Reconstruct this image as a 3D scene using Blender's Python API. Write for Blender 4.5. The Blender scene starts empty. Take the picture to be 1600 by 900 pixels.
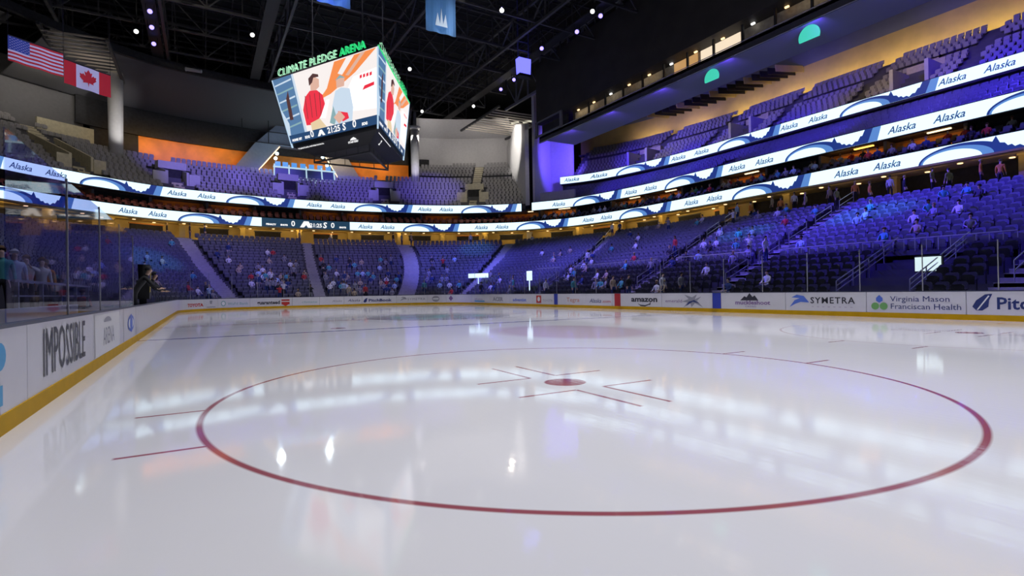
import bpy, bmesh, math, random
from mathutils import Vector, Matrix
random.seed(7)
S = bpy.context.scene
COL = S.collection
PI = math.pi
# ------------------------------------------------------------------ camera
cam_data = bpy.data.cameras.new('camera'); cam = bpy.data.objects.new('camera', cam_data); COL.objects.link(cam)
cam_data.sensor_width = 36.0; cam_data.sensor_fit = 'HORIZONTAL'
cam_data.lens = 36.0 * 835.67 / 1600.0
cam_data.clip_start = 0.05; cam_data.clip_end = 400
_yaw, _pit, _rol = -0.525233868, 0.00549552551, -0.016175555
_F = Vector((math.cos(_yaw)*math.cos(_pit), math.sin(_yaw)*math.cos(_pit), math.sin(_pit)))
_R = Vector((math.sin(_yaw), -math.cos(_yaw), 0)); _U = _R.cross(_F)
_r = _R*math.cos(_rol) + _U*math.sin(_rol); _u = -_R*math.sin(_rol) + _U*math.cos(_rol)
cam.matrix_world = Matrix(((_r.x,_u.x,-_F.x,-27.36),(_r.y,_u.y,-_F.y,11.24),(_r.z,_u.z,-_F.z,1.332),(0,0,0,1)))
S.camera = cam
# ------------------------------------------------------------------ view, world
S.view_settings.view_transform = 'Standard'; S.view_settings.look = 'None'
S.view_settings.gamma = 1.0; S.view_settings.use_curve_mapping = False
S.view_settings.exposure = 0.0
W = bpy.data.worlds.new('world'); S.world = W; W.use_nodes = True
W.node_tree.nodes['Background'].inputs[0].default_value = (0.55, 0.55, 0.9, 1)
W.node_tree.nodes['Background'].inputs[1].default_value = 0.015
# ------------------------------------------------------------------ lights of the hall
def spot(name, loc, target, power, color, cone, blend=0.6, size=0.14):
    d = bpy.data.lights.new(name, 'SPOT'); d.energy = power; d.color = color
    d.spot_size = math.radians(cone); d.spot_blend = blend; d.shadow_soft_size = size
    o = bpy.data.objects.new(name, d); COL.objects.link(o); o.location = loc
    o.rotation_euler = (Vector(target)-Vector(loc)).to_track_quat('-Z','Y').to_euler(); return o
def area(name, loc, target, power, color, sx, sy):
    d = bpy.data.lights.new(name, 'AREA'); d.energy = power; d.color = color; d.shape = 'RECTANGLE'; d.size = sx; d.size_y = sy
    o = bpy.data.objects.new(name, d); COL.objects.link(o); o.location = loc
    o.rotation_euler = (Vector(target)-Vector(loc)).to_track_quat('-Z','Y').to_euler(); return o
ICE_W = 11800
for x in (-27, -16, -5, 7, 20):
    for y in (-9, 8):
        spot('ice_floodlight', (x, y*1.15, 31), (x+1, y*0.45, 0), ICE_W*((1.45 if y<0 else 1.1) if x < -20 else (1.0 if x<0 else 0.85)), (0.96, 0.955, 1.0), 62, 0.9)
VIO, BLU, CYN, WHT, WRM = (0.2,0.14,1.0), (0.075,0.04,1.0), (0.05,0.55,1.0), (0.95,0.95,1.0), (1.0,0.72,0.35)
# (lamp position, target, power, colour, cone): the moving heads on the catwalks
WASH = [
 ((15.5,-15,30), (-16,-25,4.5), 110000, BLU, 30),
 ((19.4,-15,30), (-8,-26,5), 90000, BLU, 30),
 ((15,-8,30), (3,-24,4), 42000, VIO, 34),
 ((19,-8,30), (14,-24,4), 50000, (0.15,0.12,1), 36),
 ((24,-6,30), (26,-21,4.5), 52000, (0.14,0.12,1), 32),
 ((24,-5,30), (36,-17,5), 38000, (0.13,0.15,1), 26),
 ((20,0,30), (38,-9,5), 15000, VIO, 26),
 ((20,4,30), (39,1,5), 11000, (0.35,0.3,0.9), 30),
 ((20,8,30), (37,11,5), 14000, VIO, 30),
 ((20,10,30), (33,17.5,5), 9500, BLU, 30),
 ((4,0,30), (24,23,5), 8000, (0.08,0.06,0.9), 42),
 ((12,-12,30), (-8,-28,6.3), 34000, CYN, 7),
 ((15,-12,30), (0.5,-26.4,5.6), 26000, CYN, 7),
 ((12,0,30), (35.5,15.6,5), 22000, CYN, 8),
 ((12,0,30), (33.5,-8.5,2.1), 20000, CYN, 5),
 ((18,0,30), (54,12,17), 40000, VIO, 17),
 ((18,-2,30), (54,3,16.5), 40000, VIO, 15),
 ((18,-4,30), (54,-8,16.5), 38000, VIO, 15),
 ((18,-6,30), (52,-20,16.5), 34000, VIO, 15),
 ((12,-6,30), (38.7,-21.5,7.2), 14000, CYN, 7),
]
for l, t, p, c, a in WASH: spot('wash_light', l, t, p*1.15, c, a*1.3, 0.8)
spot('house_light', (5,5,31), (52,18,18), 9000, (1,0.9,0.72), 46, 0.8)
spot('house_light', (10,-5,31), (50,-28,18), 14000, (1,0.93,0.78), 30, 0.8)
for x, p, c in ((-16,7000,BLU),(-10.5,8000,BLU),(-6,3500,VIO),(2,7000,BLU),(12,8000,BLU),(19,6000,(0.1,0.1,1)),(26,6000,BLU)):
    spot('terrace_wash', (x,-29.4,21.5), (x+1,-39.5,14.5), p, c, 60, 0.8)          # added lamps, hidden under the press bridge front, to light the terrace
for x, p, c in ((-18,800,(1,0.72,0.35)),(-10,3600,BLU),(-5,700,(1,0.72,0.35)),(0,650,(1,0.72,0.35)),(7,3600,BLU),(13,600,(1,0.85,0.6)),(19,3800,BLU),(25,700,(1,0.85,0.6)),(29,3000,BLU)):
    spot('deck_wash', (x,-35.4,22.7), (x+0.5,-46,21.0), p, c, 80, 0.8, 0.1)         # added lamps, hidden behind the press bridge, to light the upper deck
spot('house_light', (12,0,31), (42,0,5), 3000, (0.8,0.78,1), 80, 0.8)
spot('house_light', (-5,-2,31), (0,-26,4), 2500, (0.7,0.68,1), 90, 0.8)
import math, random

# ---- plan of the bowl (metres, rink centre at the origin, X along the rink, +Y is the bench side) ----
HX, HY, RC = 30.48, 12.95, 8.53          # half length, half width, corner radius of the rink
CAM = (-27.36, 11.24, 1.332)
CTRL = [((-26,-34.4),(-26,-14.5)),((-14,-34.4),(-14,-14.5)),((0,-34.4),(0,-14.5)),((10,-34.4),(9.5,-14.5)),((20,-34.2),(17.5,-14.5)),
 ((30.3,-32.4),(23.5,-14.35)),((35,-30),(26.6,-13.3)),((38.8,-27),(29,-11.5)),((43.4,-20),(31.3,-8.3)),((45.7,-12.5),(32,-5)),
 ((46.9,-6),(32,-2.3)),((47.1,0),(32,0)),((46.6,5.6),(32,2.3)),((45.4,12),(32,5)),((43.9,15.8),(31.4,8)),((40.8,20.2),(29.6,10.8)),
 ((37.6,23.6),(27.5,12.8)),((34.3,26.2),(25,14)),((28,29.7),(20,14.5)),((18,32.2),(12,14.5)),((6,33),(3,14.5)),((-8,33),(-8,14.5))]
def _cr(p0,p1,p2,p3,t):
    return tuple(0.5*((2*p1[k])+(-p0[k]+p2[k])*t+(2*p0[k]-5*p1[k]+4*p2[k]-p3[k])*t*t+(-p0[k]+3*p1[k]-3*p2[k]+p3[k])*t**3) for k in range(4))
def _curve():
    c=[a+b for a,b in CTRL]; c=[tuple(2*c[0][k]-c[1][k] for k in range(4))]+c+[tuple(2*c[-1][k]-c[-2][k] for k in range(4))]
    pts=[]
    for i in range(1,len(c)-2):
        for j in range(40): pts.append(_cr(c[i-1],c[i],c[i+1],c[i+2],j/40))
    pts.append(c[-2])
    # resample at equal arc length of the outer curve
    L=[0]
    for a,b in zip(pts,pts[1:]): L.append(L[-1]+math.hypot(a[0]-b[0],a[1]-b[1]))
    n=int(L[-1]/0.5); out=[]; j=0
    for i in range(n+1):
        s=L[-1]*i/n
        while j<len(L)-2 and L[j+1]<s: j+=1
        f=(s-L[j])/max(1e-9,L[j+1]-L[j]); out.append(tuple(pts[j][k]*(1-f)+pts[j+1][k]*f for k in range(4)))
    return out, L[-1]
FAN, FLEN = _curve()
def fan(u):                                # u = metres along the outer curve
    x=max(0,min(len(FAN)-1.0001,u/FLEN*(len(FAN)-1))); i=int(x); f=x-i
    return tuple(FAN[i][k]*(1-f)+FAN[i+1][k]*f for k in range(4))
def nrm(u):                                # outward normal of the outer curve
    a=fan(u-1.5); b=fan(u+1.5); dx,dy=b[0]-a[0],b[1]-a[1]; l=math.hypot(dx,dy)
    return (dy/l,-dx/l)
def low(u,t):                              # lower bowl, t=0 behind the glass, t=1 at the first ribbon
    p=fan(u); return (p[2]*(1-t)+p[0]*t, p[3]*(1-t)+p[1]*t)
def off(u,d):                              # offset d metres outward of the first ribbon
    p=fan(u); n=nrm(u); return (p[0]+n[0]*d,p[1]+n[1]*d)
LOWZ0, LOWZ1 = 0.55, 8.2
def lowz(t): return LOWZ0+(LOWZ1-LOWZ0)*t
# ---- boards perimeter: s runs from the far long side (X=-HX+RC, Y=-HY) to +X, round the far end, back along +Y ----
_A=HX-RC
def board(s,d=0.0):                        # returns point, outward normal
    L1=2*_A; q=RC*math.pi/2; L2=2*(HY-RC)
    if s<L1: return (-_A+s,-HY-d),(0,-1)
    s-=L1
    if s<q:
        a=-math.pi/2+s/RC; n=(math.cos(a),math.sin(a)); return (_A+n[0]*(RC+d),-(HY-RC)+n[1]*(RC+d)),n
    s-=q
    if s<L2: return (HX+d,-(HY-RC)+s),(1,0)
    s-=L2
    if s<q:
        a=s/RC; n=(math.cos(a),math.sin(a)); return (_A+n[0]*(RC+d),(HY-RC)+n[1]*(RC+d)),n
    s-=q
    if s<L1: return (_A-s,HY+d),(0,1)
    s-=L1
    a=math.pi/2+s/RC; n=(math.cos(a),math.sin(a))
    return (-_A+n[0]*(RC+d),(HY-RC)+n[1]*(RC+d)),n
# ------------------------------------------------------------------ materials
MATS = {}
def mat(name, col, rough=0.6, metal=0.0, emit=None, es=1.0, noise=0.0, nscale=3.0, spec=0.5, bump=0.0):
    if name in MATS: return MATS[name]
    m = bpy.data.materials.new(name); m.use_nodes = True; nt = m.node_tree; b = nt.nodes['Principled BSDF']
    b.inputs['Base Color'].default_value = (*col, 1); b.inputs['Roughness'].default_value = rough
    b.inputs['Metallic'].default_value = metal; b.inputs['Specular IOR Level'].default_value = spec
    if emit is not None:
        b.inputs['Emission Color'].default_value = (*emit, 1); b.inputs['Emission Strength'].default_value = es
    if noise > 0 or bump > 0:
        tc = nt.nodes.new('ShaderNodeTexCoord'); n = nt.nodes.new('ShaderNodeTexNoise'); n.inputs['Scale'].default_value = nscale
        n.inputs['Detail'].default_value = 4; nt.links.new(tc.outputs['Object'], n.inputs['Vector'])
        if noise > 0:
            r = nt.nodes.new('ShaderNodeValToRGB'); r.color_ramp.elements[0].position = 0.3; r.color_ramp.elements[1].position = 0.7
            r.color_ramp.elements[0].color = (*[c*(1-noise) for c in col], 1); r.color_ramp.elements[1].color = (*[min(1,c*(1+noise)) for c in col], 1)
            nt.links.new(n.outputs['Fac'], r.inputs['Fac']); nt.links.new(r.outputs['Color'], b.inputs['Base Color'])
        if bump > 0:
            bp = nt.nodes.new('ShaderNodeBump'); bp.inputs['Strength'].default_value = bump; nt.links.new(n.outputs['Fac'], bp.inputs['Height'])
            nt.links.new(bp.outputs['Normal'], b.inputs['Normal'])
    MATS[name] = m; return m
def glow(name, col, es): return mat(name, (0.02,0.02,0.02), 0.5, emit=col, es=es)
def glass_mat(name, tint, refl):
    m = bpy.data.materials.new(name); m.use_nodes = True; nt = m.node_tree; nt.nodes.clear()
    o = nt.nodes.new('ShaderNodeOutputMaterial'); mx = nt.nodes.new('ShaderNodeMixShader')
    t = nt.nodes.new('ShaderNodeBsdfTransparent'); t.inputs[0].default_value = (*tint,1)
    g = nt.nodes.new('ShaderNodeBsdfGlossy'); g.inputs['Roughness'].default_value = 0.03; g.inputs['Color'].default_value = (1,1,1,1)
    f = nt.nodes.new('ShaderNodeFresnel'); f.inputs['IOR'].default_value = refl
    ge = nt.nodes.new('ShaderNodeNewGeometry'); k1 = nt.nodes.new('ShaderNodeMath'); k1.operation='SUBTRACT'; k1.inputs[0].default_value=1.0; nt.links.new(ge.outputs['Backfacing'],k1.inputs[1])
    k2 = nt.nodes.new('ShaderNodeMath'); k2.operation='MULTIPLY'; nt.links.new(k1.outputs[0],k2.inputs[0]); nt.links.new(f.outputs[0],k2.inputs[1])
    nt.links.new(k2.outputs[0], mx.inputs[0]); nt.links.new(t.outputs[0], mx.inputs[1]); nt.links.new(g.outputs[0], mx.inputs[2])
    nt.links.new(mx.outputs[0], o.inputs[0]); return m
M_glass = glass_mat('rink_glass', (0.95,0.96,0.99), 1.25)
M_glassnear = glass_mat('thick_rink_glass', (0.74,0.76,0.96), 1.22)
M_white = mat('board_white', (0.78,0.77,0.83), 0.28, noise=0.02)
M_yellow = mat('kick_yellow', (0.66,0.38,0.0), 0.6, noise=0.06, spec=0.25)
M_cap = mat('cap_rail', (0.06,0.07,0.12), 0.35)
M_conc = mat('concrete', (0.32,0.31,0.30), 0.85, noise=0.12, nscale=1.5, bump=0.05)
M_concd = mat('concrete_dark', (0.10,0.10,0.11), 0.85, noise=0.15, nscale=1.5)
M_step = mat('stair_concrete', (0.5,0.48,0.5), 0.8, noise=0.1)
M_nose = mat('stair_nosing', (0.8,0.8,0.78), 0.6)
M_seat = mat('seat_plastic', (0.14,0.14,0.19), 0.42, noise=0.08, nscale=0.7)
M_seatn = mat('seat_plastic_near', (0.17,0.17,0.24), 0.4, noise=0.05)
M_seatdark = mat('seat_black', (0.025,0.025,0.03), 0.5)
M_seatup = mat('seat_grey', (0.3,0.29,0.3), 0.45)
M_metal = mat('rail_metal', (0.55,0.55,0.58), 0.35, 0.8)
M_black = mat('black_metal', (0.012,0.012,0.014), 0.6)
M_truss = mat('truss_steel', (0.055,0.055,0.062), 0.55, 0.2)
M_roof = mat('roof_deck', (0.012,0.012,0.014), 0.9, noise=0.4, nscale=0.3)
M_grey = mat('painted_grey', (0.15,0.15,0.165), 0.8, noise=0.05)
M_slate = mat('painted_slate', (0.2,0.23,0.32), 0.8, noise=0.05)
M_pale = mat('painted_pale', (0.5,0.49,0.5), 0.7, noise=0.05)
M_gold = mat('tan_wall', (0.55,0.42,0.14), 0.6, noise=0.1, nscale=0.8)
M_tan = mat('tan_stairs', (0.55,0.5,0.36), 0.8, noise=0.12)
M_orange = mat('orange_wall', (0.75,0.26,0.03), 0.55, noise=0.2, nscale=0.6)
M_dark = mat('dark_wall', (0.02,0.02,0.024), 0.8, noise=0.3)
M_teal = mat('upper_wall', (0.16,0.18,0.2), 0.75, noise=0.1, nscale=0.4)
M_red = mat('line_red', (0.5,0.02,0.03), 0.3)
M_blue = mat('line_blue', (0.03,0.06,0.5), 0.3)
M_led = glow('led_white', (0.66,0.87,1.0), 1.4)
M_lednavy = glow('led_navy', (0.01,0.035,0.22), 1.0)
M_ledmid = glow('led_midblue', (0.10,0.25,0.62), 1.0)
M_ledtxt = glow('led_ink', (0.015,0.06,0.2), 1.0)
M_ledslate = glow('led_slate', (0.01,0.045,0.09), 1.0)
M_ledwhite = glow('led_pure', (1,1,1), 1.0)
M_green = glow('sign_green', (0.03,0.75,0.22), 1.0)
M_greenlite = glow('sign_green_pale', (0.45,0.95,0.6), 1.0)
M_disc = glow('disc_green', (0.05,0.62,0.42), 1.0)
M_warm = glow('warm_strip', (1.0,0.62,0.28), 2.5)
M_warmb = glow('warm_panel', (1.0,0.72,0.42), 2.2)
M_amber = glow('amber_lamp', (1.0,0.42,0.06), 4.0)
M_lampw = glow('lamp_white', (1,1,0.95), 3.0)
M_lampv = glow('lamp_violet', (0.25,0.2,1.0), 3.5)
M_speakerglow = glow('speaker_blue_glow', (0.12,0.12,1.0), 2.4)
# ------------------------------------------------------------------ mesh helper
class MB:
    def __init__(s): s.v=[]; s.f=[]; s.m=[]
    def face(s, pts, mi=0):
        i=len(s.v); s.v.extend(tuple(p) for p in pts); s.f.append(tuple(range(i,i+len(pts)))); s.m.append(mi)
    def hexa(s, b, t, mi=0):           # b, t: four points each, same winding (ccw seen from above)
        i=len(s.v); s.v.extend(tuple(p) for p in b); s.v.extend(tuple(p) for p in t)
        for q in ((3,2,1,0),(4,5,6,7),(0,1,5,4),(1,2,6,5),(2,3,7,6),(3,0,4,7)): s.f.append(tuple(i+k for k in q)); s.m.append(mi)
    def box(s, x0,x1,y0,y1,z0,z1, mi=0):
        s.hexa([(x0,y0,z0),(x1,y0,z0),(x1,y1,z0),(x0,y1,z0)],[(x0,y0,z1),(x1,y0,z1),(x1,y1,z1),(x0,y1,z1)],mi)
    def tube(s, a, b, r, n=8, mi=0, r2=None):
        a=Vector(a); b=Vector(b); d=(b-a); r2=r if r2 is None else r2
        if d.length<1e-6: return
        d.normalize(); x=d.orthogonal().normalized(); y=d.cross(x); i=len(s.v)
        for k in range(n):
            w=x*math.cos(2*PI*k/n)+y*math.sin(2*PI*k/n); s.v.append(tuple(a+w*r)); s.v.append(tuple(b+w*r2))
        for k in range(n):
            j=(k+1)%n; s.f.append((i+2*k,i+2*j,i+2*j+1,i+2*k+1)); s.m.append(mi)
        s.f.append(tuple(i+2*k for k in reversed(range(n)))); s.m.append(mi)
        s.f.append(tuple(i+2*k+1 for k in range(n))); s.m.append(mi)
    def beam(s, a, b, w, h, mi=0):      # rectangular bar
        a=Vector(a); b=Vector(b); d=(b-a).normalized(); up=Vector((0,0,1)) if abs(d.z)<0.95 else Vector((1,0,0))
        x=d.cross(up).normalized()*w/2; y=x.normalized().cross(d)*h/2
        s.hexa([a-x-y,a+x-y,b+x-y,b-x-y],[a-x+y,a+x+y,b+x+y,b-x+y],mi)
    def build(s, name, mats, parent=None, smooth=False, loc=None):
        me=bpy.data.meshes.new(name)
        o0=Vector(loc) if loc is not None else Vector((0,0,0))
        me.from_pydata([(v[0]-o0.x,v[1]-o0.y,v[2]-o0.z) for v in s.v],[],s.f)
        if not isinstance(mats,(list,tuple)): mats=[mats]
        for m in mats: me.materials.append(m)
        me.polygons.foreach_set('material_index', s.m)
        if smooth: me.polygons.foreach_set('use_smooth',[True]*len(s.f))
        me.update(); o=bpy.data.objects.new(name,me); COL.objects.link(o)
        if loc is not None: o.location=o0
        if parent is not None:
            o.parent=parent; o.matrix_parent_inverse=Matrix.Translation(parent.location).inverted() if parent.rotation_euler[2]==0 else Matrix.Identity(4)
        return o
LABELS=set()
def tag(o, label=None, cat=None, group=None, kind=None):
    if label and not 4<=len(label.split())<=16: print('LABEL LENGTH',len(label.split()),label)
    if label: o['label']=label; LABELS.add(label)
    if cat: o['category']=cat
    if group: o['group']=group
    if kind: o['kind']=kind
    return o
def struct(name, mb, mats): return tag(mb.build(name, mats), kind='structure')
def empty(name, loc, label, cat, group=None, rz=0.0):
    o=bpy.data.objects.new(name,None); COL.objects.link(o); o.location=loc; o.rotation_euler=(0,0,rz); o.empty_display_size=0.2
    return tag(o,label,cat,group)
def text_mesh(txt, height, shear=0.0, xscale=1.0, align='LEFT', bold=0.0, spacing=1.0):
    c=bpy.data.curves.new('t','FONT'); c.body=txt; c.size=height*1.4; c.shear=shear; c.align_x=align; c.resolution_u=2
    c.offset=bold; c.space_character=spacing
    o=bpy.data.objects.new('t',c); COL.objects.link(o); dg=bpy.context.evaluated_depsgraph_get(); dg.update()
    me=bpy.data.meshes.new_from_object(o.evaluated_get(dg)); bpy.data.objects.remove(o); bpy.data.curves.remove(c)
    vs=[(v.co.x*xscale,v.co.y) for v in me.vertices]; fs=[tuple(p.vertices) for p in me.polygons]; bpy.data.meshes.remove(me)
    return vs, fs
def place_flat(mb, vs, fs, fn, mi=0):      # fn(x,y)->3D point
    i=len(mb.v); mb.v.extend(tuple(fn(x,y)) for x,y in vs)
    for f in fs: mb.f.append(tuple(i+k for k in f)); mb.m.append(mi)
def poly_on(mb, pts, fn, mi=0): place_flat(mb, pts, [tuple(range(len(pts)))], fn, mi)
def ell(cx,cy,rx,ry,n=24,a0=0,a1=2*PI): return [(cx+rx*math.cos(a0+(a1-a0)*k/n),cy+ry*math.sin(a0+(a1-a0)*k/n)) for k in range(n+(0 if a1-a0>6.28 else 1))]
# ------------------------------------------------------------------ ice
def make_ice():
    m=bpy.data.materials.new('ice'); m.use_nodes=True; nt=m.node_tree; N=nt.nodes; Lk=nt.links; b=N['Principled BSDF']
    tc=N.new('ShaderNodeTexCoord'); sp=N.new('ShaderNodeSeparateXYZ'); Lk.new(tc.outputs['Object'],sp.inputs[0])
    X,Y=sp.outputs[0],sp.outputs[1]
    def mth(op,a,b_=None,c=None):
        n=N.new('ShaderNodeMath'); n.operation=op
        for i,v in enumerate((a,b_,c)):
            if v is None: continue
            if isinstance(v,(int,float)): n.inputs[i].default_value=v
            else: Lk.new(v,n.inputs[i])
        return n.outputs[0]
    def hyp(x,y,cx,cy):
        dx=mth('SUBTRACT',x,cx); dy=mth('SUBTRACT',y,cy); return mth('SQRT',mth('ADD',mth('MULTIPLY',dx,dx),mth('MULTIPLY',dy,dy)))
    def soft(d,w):    # 1 inside d<w with a soft edge of a centimetre or so
        n=N.new('ShaderNodeMapRange'); n.inputs[1].default_value=w-0.012; n.inputs[2].default_value=w+0.014; n.inputs[3].default_value=1; n.inputs[4].default_value=0
        Lk.new(d,n.inputs[0]); return n.outputs[0]
    def line(x0,x1,y0,y1):
        dx=mth('SUBTRACT',mth('ABSOLUTE',mth('SUBTRACT',X,(x0+x1)/2)),abs(x1-x0)/2)
        dy=mth('SUBTRACT',mth('ABSOLUTE',mth('SUBTRACT',Y,(y0+y1)/2)),abs(y1-y0)/2)
        return soft(mth('MAXIMUM',dx,dy),0.0)
    ay=mth('ABSOLUTE',Y); ax=mth('ABSOLUTE',X)
    red=[]; w=0.03
    rr=hyp(ax,ay,21.03,6.71); red.append(mth('MULTIPLY',soft(mth('ABSOLUTE',mth('SUBTRACT',rr,4.57)),w),mth('ADD',0.35,mth('MULTIPLY',0.65,mth('GREATER_THAN',Y,0.0))))); red.append(soft(rr,0.30))
    # folded coordinates about the spot, so one set of marks serves the four quadrants of each of the four circles
    qx=mth('ABSOLUTE',mth('SUBTRACT',ax,21.03)); qy=mth('ABSOLUTE',mth('SUBTRACT',ay,6.71))
    def fline(x0,x1,y0,y1):
        dx=mth('SUBTRACT',mth('ABSOLUTE',mth('SUBTRACT',qx,(x0+x1)/2)),(x1-x0)/2); dy=mth('SUBTRACT',mth('ABSOLUTE',mth('SUBTRACT',qy,(y0+y1)/2)),(y1-y0)/2)
        return soft(mth('MAXIMUM',dx,dy),0.0)
    h=0.025
    red+=[fline(0.58,1.80,0.23-h,0.23+h), fline(0.58-h,0.58+h,0.23,1.12), fline(0.86-h,0.86+h,4.50,5.18)]
    red.append(soft(mth('ABSOLUTE',X),0.15)); red.append(soft(mth('ABSOLUTE',mth('SUBTRACT',ax,27.13)),w))
    red.append(soft(hyp(ax,ay,6.1,6.71),0.28))
    m_red=red[0]
    for r in red[1:]: m_red=mth('MAXIMUM',m_red,r)
    rc=hyp(X,Y,0,0); blue=mth('MAXIMUM',soft(mth('ABSOLUTE',mth('SUBTRACT',ax,7.62)),0.15),soft(mth('ABSOLUTE',mth('SUBTRACT',rc,4.57)),w))
    # centre-ice emblem, a mauve patch and scuffs
    n=N.new('ShaderNodeTexNoise'); n.inputs['Scale'].default_value=0.35; n.inputs['Detail'].default_value=8; Lk.new(tc.outputs['Object'],n.inputs['Vector'])
    ramp=N.new('ShaderNodeValToRGB'); ramp.color_ramp.elements[0].position=0.3; ramp.color_ramp.elements[1].position=0.75
    ramp.color_ramp.elements[0].color=(0.86,0.86,0.91,1); ramp.color_ramp.elements[1].color=(0.92,0.91,0.94,1); Lk.new(n.outputs['Fac'],ramp.inputs[0])
    def mixc(fac,c1,c2,f=1.0):
        mx=N.new('ShaderNodeMix'); mx.data_type='RGBA'; Lk.new(mth('MULTIPLY',fac,f),mx.inputs[0])
        Lk.new(c1,mx.inputs[6]); mx.inputs[7].default_value=(*c2,1); return mx.outputs[2]
    c=ramp.outputs[0]
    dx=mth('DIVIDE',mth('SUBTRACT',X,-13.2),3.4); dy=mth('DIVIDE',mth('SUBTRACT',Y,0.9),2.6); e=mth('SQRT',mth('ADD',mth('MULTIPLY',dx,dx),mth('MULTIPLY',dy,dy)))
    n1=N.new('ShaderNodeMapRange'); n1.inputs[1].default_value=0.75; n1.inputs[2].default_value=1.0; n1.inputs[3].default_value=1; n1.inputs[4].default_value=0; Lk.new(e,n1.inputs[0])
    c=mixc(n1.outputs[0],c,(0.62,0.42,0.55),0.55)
    c=mixc(soft(rc,3.9),c,(0.03,0.07,0.14),0.45)
    sq=mth('ABSOLUTE',mth('SUBTRACT',hyp(X,Y,0,1.2),1.2)); c=mixc(soft(sq,0.35),c,(0.35,0.75,0.8),0.8)
    sq2=mth('ABSOLUTE',mth('SUBTRACT',hyp(X,Y,0,-1.2),1.2)); c=mixc(soft(sq2,0.35),c,(0.35,0.75,0.8),0.8)
    c=mixc(blue,c,(0.06,0.06,0.32),0.85); c=mixc(m_red,c,(0.33,0.02,0.05),0.9)
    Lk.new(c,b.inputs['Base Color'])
    # fine resurfacing streaks along the sheet
    mp=N.new('ShaderNodeMapping'); mp.inputs['Scale'].default_value=(0.25,3.0,1); Lk.new(tc.outputs['Object'],mp.inputs[0])
    n2=N.new('ShaderNodeTexNoise'); n2.inputs['Scale'].default_value=5; n2.inputs['Detail'].default_value=5; Lk.new(mp.outputs[0],n2.inputs['Vector'])
    rr2=N.new('ShaderNodeMapRange'); rr2.inputs[3].default_value=0.02; rr2.inputs[4].default_value=0.10; Lk.new(n.outputs['Fac'],rr2.inputs[0]); Lk.new(rr2.outputs[0],b.inputs['Roughness'])
    bp=N.new('ShaderNodeBump'); bp.inputs['Strength'].default_value=0.06; bp.inputs['Distance'].default_value=0.01; Lk.new(n2.outputs['Fac'],bp.inputs['Height']); Lk.new(bp.outputs[0],b.inputs['Normal'])
    b.inputs['IOR'].default_value=1.38; b.inputs['Specular IOR Level'].default_value=0.5
    return m
mb=MB(); pts=[]
tot=2*(2*_A)+2*RC*PI+2*2*(HY-RC)
def outline(s):
    if s<2*(2*_A)+RC*PI+2*(HY-RC): return board(s,0.02)[0]
    s-=2*(2*_A)+RC*PI+2*(HY-RC); (x,y),_=board(2*_A+s,0.02); return (-x,-y)      # near end by symmetry
for k in range(300): pts.append((*outline(tot*k/300),0.0))
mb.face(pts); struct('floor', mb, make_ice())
mb=MB(); mb.box(-45,75,-70,60,-0.3,-0.02); struct('floor_slab', mb, M_concd)

# ------------------------------------------------------------------ dasher boards, one thing per panel
S_END=2*(2*_A)+RC*PI+2*(HY-RC)             # where the near corner on the bench side begins + beyond
def strip(mb, s0, s1, z0, z1, d, mi=0, step=0.4, fn=board, flip=False):
    n=max(1,int(abs(s1-s0)/step)); 
    for k in range(n):
        a=s0+(s1-s0)*k/n; b=s0+(s1-s0)*(k+1)/n; pa=fn(a,d)[0]; pb=fn(b,d)[0]
        mb.face([(*pa,z0),(*pb,z0),(*pb,z1),(*pa,z1)],mi)
def bandbox(mb, s0, s1, z0, z1, d0, d1, mi=0, step=0.5):
    n=max(1,int(abs(s1-s0)/step))
    for k in range(n):
        a=s0+(s1-s0)*k/n; b=s0+(s1-s0)*(k+1)/n
        p,q,r,t=board(a,d0)[0],board(b,d0)[0],board(b,d1)[0],board(a,d1)[0]
        mb.hexa([(*p,z0),(*t,z0),(*r,z0),(*q,z0)],[(*p,z1),(*t,z1),(*r,z1),(*q,z1)],mi)
def bfn(s0, z0, d=-0.008, dirn=-1):         # text laid along the boards; seen from the ice, s runs right to left
    def f(x,y):
        p,_=board(s0+dirn*x,d); return (p[0],p[1],z0+y)
    return f
def board_panel(s0, s1, label, ads=(), group=None, kick=True, col=None):
    p,_=board((s0+s1)/2); root=empty('dasher_board',(p[0],p[1],0),label,'rink board panel',group)
    mb=MB(); bandbox(mb,s0+0.012,s1-0.012,0.0,1.04,0.0,0.10); face=mb.build('board_face', col or M_white, root)
    if kick:
        mb=MB(); bandbox(mb,s0,s1,0.0,0.20,-0.012,0.0); mb.build('kick_plate', M_yellow, root)
    mb=MB(); bandbox(mb,s0,s1,1.04,1.075,-0.01,0.14); mb.build('cap_rail', M_cap, root)
    for nm,a in ads:
        mb=MB(); mats=a(mb); mb.build(nm, mats, face)
    return root
def ad_text(s, z, txt, h, m, shear=0.0, xs=1.0, bold=0.0, width=None, nm='lettering', spacing=1.0):
    def f(mb):
        vs,fs=text_mesh(txt,h,shear,1.0,'LEFT',bold,spacing)
        if width: k=width/max(v[0] for v in vs); 
        else: k=xs
        place_flat(mb,[(x*k,y) for x,y in vs],fs,bfn(s,z)); return m
    return (nm,f)
def ad_poly(s, z, polys, mats, nm='emblem'):
    def f(mb):
        for j,(pts,mi) in enumerate(polys): poly_on(mb,pts,bfn(s,z,-0.008-0.002*j),mi)
        return mats
    return (nm,f)
INK=mat('ink_black',(0.03,0.03,0.05),0.4); INKN=mat('ink_navy',(0.02,0.04,0.2),0.4); INKB=mat('ink_blue',(0.1,0.2,0.75),0.4)
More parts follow.
